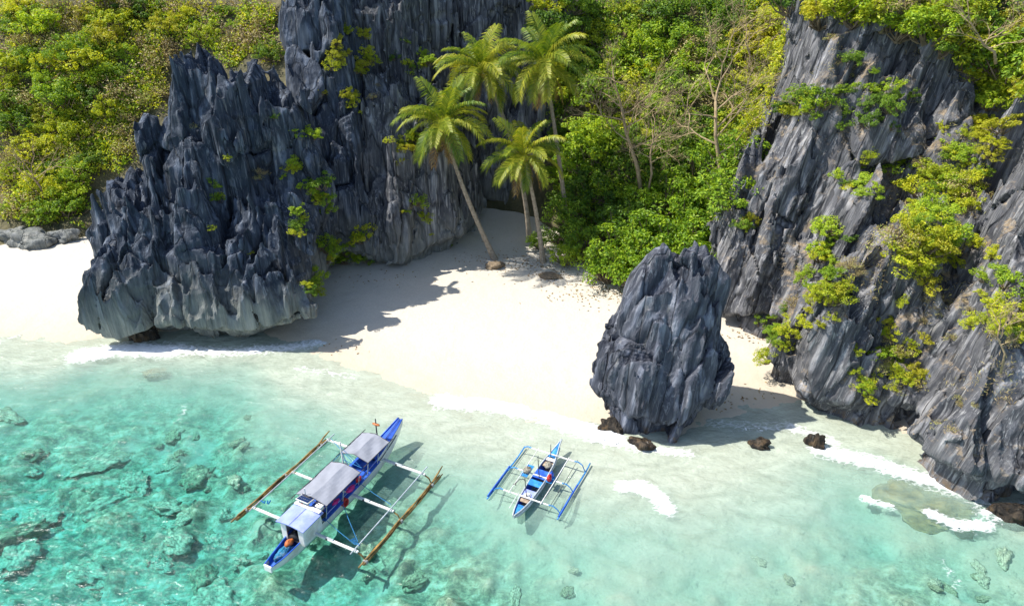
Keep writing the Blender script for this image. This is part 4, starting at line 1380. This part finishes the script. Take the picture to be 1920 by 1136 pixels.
def hull_parts(prof, root, uc, mout, min_, deck=None, dmat=None):
    """prof rows: (u, half width, sheer height, keel height)"""
    us = np.array([r_[0] for r_ in prof])
    n_ = 40
    U = np.linspace(us[0], us[-1], n_)
    W = np.interp(U, us, [r_[1] for r_ in prof]); S = np.interp(U, us, [r_[2] for r_ in prof]); K = np.interp(U, us, [r_[3] for r_ in prof])
    for arr in (W, S, K):
        arr[1:-1] = (arr[:-2] + 2 * arr[1:-1] + arr[2:]) / 4
    sec = [(1.0, 1.0), (.95, .6), (.78, .25), (.42, .05), (0, 0), (-.42, .05), (-.78, .25), (-.95, .6), (-1.0, 1.0)]
    outer = [[(W[i] * a_, U[i] - uc, K[i] + (S[i] - K[i]) * b_) for a_, b_ in sec] for i in range(n_)]
    mb = MB().sheet(outer)
    for i in (0, n_ - 1):
        mb.add(outer[i], [tuple(range(9))][:0] + [(0, 1, 7, 8), (1, 2, 6, 7), (2, 3, 5, 6), (3, 4, 5)])
    mb.build('hull', mout, root, True)
    inner = [[(max(W[i] - .045, .01) * a_, U[i] - uc, K[i] + .05 + (S[i] - K[i] - .05) * b_ + .002) for a_, b_ in sec] for i in range(1, n_ - 1)]
    MB().sheet(inner).build('inner_planking', min_, root, True)
    mb = MB()
    for sd in (-1, 1):
        mb.tube([(sd * (W[i] - .02), U[i] - uc, S[i] + .015) for i in range(n_)], .035, 5)
    mb.build('gunwale', MAT['blue_paint'] if mout == MAT['white_paint'] else mout, root, True)
    fW = lambda u: float(np.interp(u, U, W)); fS = lambda u: float(np.interp(u, U, S)); fK = lambda u: float(np.interp(u, U, K))
    if deck:
        for (u0, u1, dz, dm, nm) in deck:
            q = np.linspace(u0, u1, 10)
            gr = [[((fW(u) - .05) * t_, u - uc, fS(u) + dz + .03 * (1 - t_ * t_)) for t_ in (-1, -.5, 0, .5, 1)] for u in q]
            MB().sheet(gr, .03).build(nm, dm, root)
    return fW, fS, fK


# ---- large tour boat
AX = Vector((.447, .894, 0)); RT = Vector((.894, -.447, 0))
UC = 5.2
org = Vector((-10.7, 23.1, 0)) + AX * UC + RT * -0.12
big = empty('outrigger_boat', org, math.atan2(-AX.x, AX.y))
tag(big, 'large blue and white outrigger boat with grey canopies and long brown bamboo floats', 'boat')
P = lambda v, u, z: (v, u - UC, z)
WP, BP = MAT['white_paint'], MAT['blue_paint']
fW, fS, fK = hull_parts([(0.0, .22, .52, .18), (.6, .34, .50, -.05), (1.6, .44, .58, -.3), (3, .50, .80, -.35), (6, .50, .86, -.35), (7.8, .44, .98, -.3), (9.2, .32, 1.22, 0.05), (10.0, .22, 1.42, .6), (10.45, .15, 1.54, 1.05)],
                        big, UC, WP, MAT['blue_paint'], [(.08, 1.5, -.22, MAT['blue_paint'], 'stern_deck'), (3.0, 7.6, -.18, MAT['blue_paint'], 'main_deck'), (7.6, 10.4, -.02, MAT['blue_paint'], 'bow_deck')])
MB().box(P(0, -.03, .38), (.44, .08, .34), bev=.02).build('transom', WP, big)
mb = MB()
for sd in (-1, 1):
    mb.tube([P(sd * (fW(u) + .02), u, fS(u) - .22) for u in np.linspace(2.6, 9.6, 14)], .025, 4)
mb.build('rubbing_strake', MAT['dark_wood'], big)
MB().tube([P(.06, 7.7, fS(7.7) + .06), P(.05, 9.0, fS(9.0) + .06), P(0, 10.35, fS(10.35) + .06)], .018, 4).build('anchor_line', MAT['dark_wood'], big)
# side decks (narrow walkway outside the canopy)
for sd in (-1, 1):
    gr = [[P(sd * a_, u, fS(u) - .04) for a_ in (fW(u) - .02, fW(u) + .20)] for u in np.linspace(3.1, 7.6, 9)]
    MB().sheet(gr, .04).build('side_deck', BP, big)
# cabin over the stern
cb = 1.62
for sd in (-1, 1):
    MB().box(P(sd * .66 + .05, cb + .62, 1.0), (.05, 1.22, 1.0), bev=.01).build('cabin_wall', WP, big)
    MB().box(P(sd * .50 + .05, cb + .02, .97), (.30, .05, 1.02), bev=.01).build('cabin_end_panel', WP, big)
MB().box(P(.05, cb + 1.2, .95), (1.26, .04, .9)).build('cabin_bulkhead', MAT['dark_wood'], big)
MB().box(P(.05, cb + .62, .52), (1.26, 1.18, .05)).build('cabin_floor', MAT['deck_wood'], big)
gr = [[P(.05 + a_, cb - .12 + 1.42 * t_, 1.52 + .10 * (1 - (a_ / .8) ** 2)) for a_ in np.linspace(-.8, .8, 9)] for t_ in np.linspace(0, 1, 4)]
rf = MB().sheet(gr, .05).build('cabin_roof', MAT['roof_paint'], big, False)
MB().tube([P(.05, cb - .12, 1.635), P(.05, cb + 1.25, 1.635)], .008, 4).build('roof_seam', MAT['dark_wood'], rf)
sp = MB().box(P(-.26, cb + 1.42, 1.80), (.74, .56, .04), rx=-.18, bev=.01).build('solar_panel', MAT['white_paint'], big)
cells_ = MB()
for a_ in range(4):
    for b_ in range(3):
        cells_.box(P(-.26 + (a_ - 1.5) * .168, cb + 1.42 + (b_ - 1) * .165, 1.823 - (b_ - 1) * .030), (.16, .155, .012), rx=-.18)
cells_.build('solar_cells', MAT['panel'], sp)
wp_ = MB().box(P(.06, cb + 1.16, 1.632), (1.5, .20, .04), bev=.01).build('roof_plank', MAT['white_paint'], big)
num = MB()
for dx, dy, w_, h_ in [(-.05, .06, .07, .016), (-.05, 0, .07, .016), (-.05, -.06, .07, .016), (-.018, .03, .016, .06), (-.082, -.03, .016, .06), (.035, 0, .016, .136), (.02, .055, .03, .014)]:
    num.box(P(-.30 + dx, cb + 1.16 + dy, 1.657), (w_, h_, .006))
num.build('number', MAT['red'], wp_)
mb = MB()
for a_ in (-.5, -.06):
    mb.tube([P(a_, cb + 1.22, 1.58), P(a_, cb + 1.22, 1.80)], .018, 4); mb.tube([P(a_, cb + 1.62, 1.2), P(a_, cb + 1.62, 1.74)], .018, 4)
mb.build('panel_legs', MAT['grey_pole'], sp)
# canopies


def canopy(u0, u1, v0, v1, ze, zr, seed, sag=.07):
    R_ = random.Random(seed)
    gr = []
    nu, nv = 15, 13
    for i in range(nu):
        s_ = i / (nu - 1); row = []
        for j in range(nv):
            t_ = j / (nv - 1); v_ = v0 + (v1 - v0) * t_
            z_ = ze + (zr - ze) * (1 - abs(2 * t_ - 1)) - sag * math.sin(math.pi * s_) * (0.6 + .4 * math.sin(math.pi * min(1, 2 * min(t_, 1 - t_)))) + .018 * math.sin(9 * s_ + 14 * t_ + seed) + R_.uniform(-.008, .008)
            row.append(P(v_, u0 + (u1 - u0) * s_, z_))
        gr.append(row)
    o_ = MB().sheet(gr, .012).build('canopy', MAT['tarp'], big, False)
    mb = MB()
    for v_ in (v0, v1):
        mb.tube([P(v_, u0 - .35, ze - .01), P(v_, u1 + .3, ze - .01)], .022, 5)
    for u_ in (u0, u1):
        mb.tube([P(v0, u_, ze), P((v0 + v1) / 2, u_, zr + .01), P(v1, u_, ze)], .018, 4)
    mb.build('canopy_frame', MAT['dark_wood'], o_)
    mb = MB()
    for v_ in (v0 + .03, v1 - .03):
        for u_ in (u0 + .05, (u0 + u1) / 2, u1 - .05):
            mb.tube([P(math.copysign(min(abs(v_), fW(u_) + .12), v_), u_, fS(u_) - .1), P(v_, u_, ze)], .02, 5)
    mb.build('canopy_posts', MAT['grey_pole'], o_)
    return o_


canopy(3.2, 5.8, -1.0, .82, 1.66, 1.86, 1, .05)
canopy(6.5, 8.35, -1.0, .76, 1.70, 1.93, 2, .07)
# masts and rigging
MB().tube([P(-.42, 6.02, .9), P(-.62, 6.2, 2.75)], [.05, .035], 6).build('mast', MAT['white_paint'], big)
mb = MB()
mb.tube([P(-.6, 6.15, 2.5), P(.55, 6.1, 1.75)], .016, 4); mb.tube([P(-.6, 6.15, 2.3), P(.1, 5.95, 1.3)], .016, 4)
mb.tube([P(-.55, 6.1, 1.75), P(.7, 6.05, 1.72)], .018, 4); mb.tube([P(-.95, 5.6, 1.62), P(-.95, 6.7, 1.68)], .02, 4)
mb.build('mast_struts', MAT['rope_blue'], big)
MB().tube([P(-.40, 3.2, .9), P(-.45, 3.25, 2.2)], [.035, .025], 5).build('mast', MAT['white_paint'], big)
MB().tube([P(-.55, 3.15, 1.9), P(.45, 3.1, 1.7)], .022, 4).build('canopy_bar', MAT['dark_wood'], big)
mm = MB().tube([P(-.34, 8.75, 1.0), P(-.38, 8.8, 2.5)], [.05, .03], 6).build('mast', MAT['dark_wood'], big)
MB().blob(P(-.36, 8.79, 2.15), (.26, .09, .07), 8, 5).build('radar_float', MAT['orange'], mm, True)
MB().tube([P(-.34, 8.75, 1.6), P(-.55, 8.35, 1.5)], .018, 4).build('mast_stay', MAT['grey_pole'], mm)
# outriggers
ARMS = [2.35, 5.15, 7.95]
ZA = [.62, .66, .74]
for u_, z_ in zip(ARMS, ZA):
    arm = MB().box(P(0, u_, z_), (6.3, .13, .10), bev=.02).build('outrigger_arm', WP, big)
    for sd in (-1, 1):
        MB().tube([P(sd * 2.9, u_, z_ + .05), P(sd * 3.35, u_ + .02, z_ - .18), P(3.46 if sd > 0 else -3.66, u_ + .05, .22)], [.045, .04, .035], 5).build('arm_tip', MAT['bamboo'], arm)
        MB().tube([P(sd * 1.35, u_, z_), P(sd * 1.35 + .1 * sd, u_, z_)], .085, 6).build('lashing', MAT['dark_wood'], arm)
    for sd in (-1, 1):
        MB().tube([P(sd * .6, u_ + .02, z_ + .06), P(sd * 1.75, u_, z_ + .06)], .05, 5).build('arm_brace', MAT['grey_pole'], arm)
R = random.Random(3)
for sd in (-1, 1):
    fl = empty('outrigger_float', (0, 0, 0)); fl.parent = big
    for k_, (dv, dz, u0, u1) in enumerate([(-.06, .16, 1.7, 9.0), (.05, .15, 1.9, 8.8), (-.01, .25, 2.1, 8.6), (.0, .07, 2.0, 8.7)]):
        base = (3.5 if sd > 0 else -3.7) + dv
        u0 += .25 * sd; u1 += .15 * sd
        pts = [P(base + R.uniform(-.015, .015), u0 + (u1 - u0) * i / 16, dz + .04 * math.sin(i * .9 + k_)
                 + (.10 * max(0, i - 13) if k_ == 0 else 0)) for i in range(17)]
        MB().tube(pts, [.05 if i % 2 else .045 for i in range(16)] + [.03], 6).build('bamboo_pole', MAT['bamboo'], fl, True)
    for u_ in ARMS:
        MB().tube([P(3.5 if sd > 0 else -3.7, u_ - .06, .16), P(3.5 if sd > 0 else -3.7, u_ + .06, .16)], .14, 8).build('lashing', MAT['rope_grey'], fl)
    MB().tube([P(sd * 3.0, 2.0, .74), P(sd * 3.0, 5.2, .78), P(sd * 3.0, 8.4, .86)], .032, 5).build('side_rail', MAT['grey_pole'], big)
mb = MB()
for a_, b_ in [((.52, 4.5, .85), (2.85, 2.75, .75)), ((.52, 3.2, .8), (2.85, 2.55, .75)), ((.5, 5.9, .85), (2.85, 5.35, .8)), ((-.5, 6.9, .9), (-2.9, 8.0, .85))]:
    a2, b2 = Vector(P(*a_)), Vector(P(*b_))
    mb.tube([a2, a2.lerp(b2, .5) + Vector((0, 0, -.05)), b2], .016, 4)
mb.build('stay_ropes', MAT['rope_blue'], big)
for sd, u_ in ((1, 2.62), (-1, 2.75)):
    mb = MB()
    for k_ in range(5):
        mb.tube([P(sd * (2.5 + .11 * k_), u_ + .05 * math.sin(k_ * 2), .76 - .03 * (k_ % 2)), P(sd * (2.6 + .11 * k_), u_ + .25 - .07 * k_, .74)], .04, 4)
    mb.build('rope_bundle', MAT['rope_blue'], big)
W2 = lambda v, u, z: big.matrix_basis @ Vector(P(v, u, z))


def free(name, mb_fn, mat, at, lab, cat, rz=None):
    o_ = mb_fn.build(name, mat, None, True)
    o_.location = at; o_.rotation_euler = (0, 0, big.rotation_euler.z if rz is None else rz)
    return tag(o_, lab, cat)


bpy.context.view_layer.update()
mb = MB()
for k_ in range(3):
    mb.tube([(.07 * k_ - .06, .17 * math.cos(a_), .20 * math.sin(a_)) for a_ in np.linspace(0, 6.28, 13)], .045, 5, False)
free('rope_coil', mb, MAT['red'], W2(.62, 4.62, .62), 'red rope coil hanging on the white side of the large boat', 'rope')
free('life_jacket', MB().blob((0, 0, 0), (.13, .30, .13), 8, 6, .25, 3), MAT['pink'], W2(.55, 5.25, .93), 'pink life jacket lying on the rail beside the rear canopy of the large boat', 'life jacket')
free('life_jacket', MB().blob((0, 0, 0), (.10, .22, .11), 8, 6, .25, 4), MAT['red'], W2(.50, 5.95, .98), 'dark red life jacket on the rail between the two canopies of the large boat', 'life jacket')
free('life_jacket', MB().blob((0, 0, 0), (.12, .26, .10), 8, 6, .25, 7), MAT['pink'], W2(.42, 4.25, .86), 'pink life jacket under the edge of the rear canopy of the large boat', 'life jacket')
free('net_heap', MB().blob((0, 0, 0), (.24, .55, .16), 14, 8, .22, 5), MAT['net'], W2(0, .95, .44), 'crumpled blue fishing net heaped on the stern deck of the large boat', 'fishing net')
free('cloth_bundle', MB().blob((0, 0, 0), (.15, .24, .15), 10, 6, .3, 6), MAT['orange'], W2(-.02, 1.42, .60), 'rust-coloured bundle at the cabin entrance of the large boat', 'bundle')
free('bag', MB().blob((0, 0, 0), (.25, .22, .22), 10, 6, .25, 8), MAT['black'], W2(.05, 1.78, .72), 'black bag just inside the cabin of the large boat', 'bag')
mb = MB().box((0, 0, .09), (.34, .22, .18), bev=.03).box((0, 0, .20), (.36, .24, .05), bev=.02)
free('cooler_box', mb, MAT['white_paint'], W2(.50, 3.08, 1.45), 'small white box at the front corner of the cabin roof of the large boat', 'cooler box')
free('bag', MB().blob((0, 0, 0), (.22, .2, .2), 10, 6, .3, 9), MAT['black'], W2(.5, 3.15, 1.0), 'black bag on the deck in front of the cabin of the large boat', 'bag')
mb = MB().box((0, 0, .1), (.30, .36, .26), bev=.05).tube([(-.1, 0, .22), (-.1, 0, .34), (.1, 0, .34), (.1, 0, .22)], .02, 4)
free('engine', mb, MAT['black'], W2(.1, 6.1, .85), 'black engine box in the gap between the two canopies of the large boat', 'engine')
mb = MB().box((0, 0, .09), (.24, .20, .20), bev=.02)
free('crate', mb, MAT['white_paint'], W2(-.12, 5.95, 1.02), 'small white crate on the engine between the canopies of the large boat', 'crate')
say('big boat')

# ---- small boat
s0 = Vector((*at_z(900 + 375 * 240 / 1435, 800 + 1000 * 240 / 1435, .45), 0)); s1 = Vector((*at_z(900 + 915 * 240 / 1435, 800 + 140 * 240 / 1435, .8), 0))
AX = (s1 - s0).normalized(); LEN = (s1 - s0).length
UC = LEN / 2
small = empty('outrigger_boat', s0 + AX * UC, math.atan2(-AX.x, AX.y))
tag(small, 'small open blue outrigger boat with thin white rails, nearer the free-standing rock', 'boat')
SB = MAT['sky_paint']
fW, fS, fK = hull_parts([(0.0, .05, .48, .30), (.5, .20, .44, 0.0), (1.3, .33, .42, -.15), (2.8, .40, .45, -.2), (4.2, .33, .52, -.1), (5.0, .20, .62, .15), (5.6, .08, .74, .5), (LEN, .03, .80, .66)],
                        small, UC, MAT['grey_pole'], MAT['blue_paint'], [(4.62, LEN - .03, .0, SB, 'bow_deck'), (.12, .9, -.06, SB, 'stern_deck')])
mb = MB()
for sd in (-1, 1):
    mb.tube([P(sd * (fW(u) + .015), u, fS(u) - .10) for u in np.linspace(.1, 5.5, 14)], .03, 4)
mb.build('white_band', WP, small)
for u0, w_, mt, dz in [(1.75, .55, MAT['roof_paint'], -.02), (2.55, .42, SB, .02), (3.25, .62, BP, .03), (4.15, .34, MAT['deck_wood'], -.06), (4.48, .20, WP, .0), (1.28, .26, MAT['deck_wood'], -.04)]:
    gr = [[P((fW(u) - .03) * t_, u, fS(u) + dz) for t_ in (-1, 0, 1)] for u in (u0 - w_ / 2, u0, u0 + w_ / 2)]
    MB().sheet(gr, .04).build('thwart', mt, small)
MB().sheet([[P((fW(u) * .7) * t_, u, fK(u) + .16) for t_ in (-1, 0, 1)] for u in np.linspace(.9, 4.6, 8)], .03).build('bottom_boards', MAT['deck_wood'], small)
ARMS = [1.40, 3.08, 4.78]
for u_ in ARMS:
    z_ = fS(u_) + .05
    arm = MB().box(P(0, u_, z_), (2.5, .075, .06), bev=.015).build('outrigger_arm', WP, small)
    for sd in (-1, 1):
        MB().tube([P(sd * 1.2, u_, z_), P(sd * 1.45, u_ + .02, z_ + .02), P(sd * 1.68, u_ + .03, z_ - .12), P(sd * 1.84, u_ + .04, .14)], [.035, .035, .03, .03], 5).build('arm_tip', SB, arm)
for sd, u0, u1 in ((-1, .80, 5.25), (1, 1.05, 5.55)):
    MB().tube([P(sd * 1.86 + .015 * math.sin(i), u0 + (u1 - u0) * i / 10, .12 + .02 * (i > 8) * (i - 8)) for i in range(11)], [.04] + [.05] * 6 + [.04] * 4, 7).build('outrigger_float', SB, small, True)
    MB().tube([P(sd * 1.88, u0 + 1.6 * (sd > 0) * 0 + .1, .21), P(sd * 1.88, u0 + 2.6, .21)], .045, 5).build('float_strip', BP, small)
    for v_, rr, mt in ((.88, .028, WP), (1.36, .014, MAT['dark_wood'])):
        MB().tube([P(sd * v_, 1.2, .56), P(sd * v_, 3.1, .58), P(sd * v_, 4.95, .66)], rr if sd > 0 else rr * .6, 5).build('side_rail', mt, small)
for u_, v_, hh, dv in ((1.5, 0, 1.15, -.12), (3.0, .02, 1.35, -.12), (4.6, -.03, .85, -.04)):
    MB().tube([P(v_, u_, fS(u_) - .1), P(v_ + dv, u_ + .03, fS(u_) + hh)], [.03, .018], 5).build('pole', MAT['dark_wood'], small)
MB().tube([P(-.40, .35, .5), P(-.42, 1.5, .55)], .018, 4).build('oar', WP, small)
MB().box(P(.62, 3.05, .55), (.34, .55, .03), bev=.01).build('side_platform', SB, small)
MB().box(P(-.74, 3.15, .54), (.40, .95, .03), bev=.01).build('side_platform', SB, small)
W2 = lambda v, u, z: small.matrix_basis @ Vector(P(v, u, z))
bpy.context.view_layer.update()
rzs = small.rotation_euler.z
mb = MB().box((0, 0, .16), (.20, .26, .30), bev=.05).tube([(0, -.08, .30), (0, -.08, .38), (0, .08, .38), (0, .08, .30)], .022, 5).tube([(.05, .1, .3), (.05, .1, .36)], .03, 6)
free('jerrycan', mb, MAT['red'], W2(.60, 2.92, .565), 'red jerrycan on the right side platform of the small boat', 'jerrycan', rzs)
mb = MB().box((0, 0, .15), (.22, .22, .28), bev=.05).tube([(0, -.07, .28), (0, -.07, .36), (0, .07, .36), (0, .07, .28)], .022, 5)
free('jerrycan', mb, MAT['blue_paint'], W2(.60, 3.22, .565), 'dark blue jerrycan behind the red one on the small boat', 'jerrycan', rzs)
free('net_bag', MB().blob((0, 0, .12), (.20, .24, .17), 12, 8, .2, 11), MAT['wicker'], W2(-.70, 3.05, .55), 'mesh bag of pale shells on the left side platform of the small boat', 'bag', rzs)
free('net_bag', MB().blob((0, 0, .08), (.18, .26, .13), 12, 8, .25, 12), MAT['wicker'], W2(.05, 4.05, .42), 'heap of netting and rope inside the front of the small boat', 'fishing net', rzs)
mb = MB().tube([(0, 0, 0), (.12, .28, .12), (.30, .42, .10), (.42, .36, .02)], .022, 5).tube([(-.08, -.06, 0), (0, 0, 0), (.08, -.06, 0)], .03, 5)
free('anchor', mb, MAT['dark_wood'], W2(-.86, 1.95, .56), 'dark hooked anchor resting on the left rails of the small boat', 'anchor', rzs)
free('bottle_crate', MB().box((0, 0, .08), (.34, .28, .16), bev=.03).box((0, 0, .18), (.22, .2, .06), bev=.02), MAT['white_paint'], W2(0, 1.62, .30), 'white tub in the stern of the small boat', 'tub', rzs)
say('small boat', len(bpy.data.objects))

# the same overgrown slope carries on beyond the left edge of the view
rg = np.random.default_rng(91)
HX = rg.uniform(-85, -38, 30000); HY = rg.uniform(57, 92, 30000); HZ = hill(HX, HY)
out_ = (project(np.stack([HX, HY, HZ], -1))[0] < -10) & (HZ > 1.2) & (vnoise(HX * .5, HY * .5, HZ * .5, 3) > .33)
HP = np.stack([HX, HY, HZ], -1)[out_] + rg.normal(size=(int(out_.sum()), 3)) * .4 + np.array([0, -.2, .5])
v, f = leaves_mesh(HP, np.array([0, -.3, .8]) + rg.normal(size=HP.shape) * .6, .6, rg)
tag(link('undergrowth', mesh_np('undergrowth', v, f, MAT['lime'])), kind='stuff')

# leaf litter and twigs on the sand under the palms and along the foot of the rocks
rg = np.random.default_rng(77)
LX, LY = [], []
for px, py, sx_, sy_, n_ in [(1040, 500, 60, 14, 260), (1120, 545, 50, 14, 240), (940, 490, 50, 12, 120), (700, 520, 60, 10, 60), (1410, 620, 30, 10, 80), (1400, 740, 40, 16, 90), (620, 640, 30, 8, 25)]:
    for a, b in zip(px + rg.normal(size=n_) * sx_, py + rg.normal(size=n_) * sy_):
        q = at_z(a, b, 0.6); LX.append(q[0]); LY.append(q[1])
LX, LY = np.array(LX), np.array(LY); LZ = ground(LX, LY)
k_ = LZ > 0.03
v, f = leaves_mesh(np.stack([LX, LY, LZ + .03], -1)[k_], np.array([0, 0, 1.0]) + rg.normal(size=(int(k_.sum()), 3)) * .25, 0.22, rg, .35)
tag(link('leaf_litter', mesh_np('leaf_litter', v, f, MAT['palm_dead'])), kind='stuff')

# two or more look-alikes in one spot: told apart by their order from left to right
dup = {}
for o in C.objects:
    if o.parent is None and o.get('category') == 'shrub': dup.setdefault(o['label'], []).append(o)
for lab, obs in dup.items():
    if len(obs) < 2: continue
    obs.sort(key=lambda o: o.location.x / max(o.location.y, 1))
    for k_, o in enumerate(obs):
        w_ = ['leftmost', 'second from left', 'third from left', 'fourth from left', 'fifth from left'][min(k_, 4)]
        if k_ == len(obs) - 1: w_ = 'rightmost'
        o['label'] = lab + ', ' + w_
say('tris', sum(len(o.data.loops) - 2 * len(o.data.polygons) for o in C.objects if o.type == 'MESH' and o.parent is None))
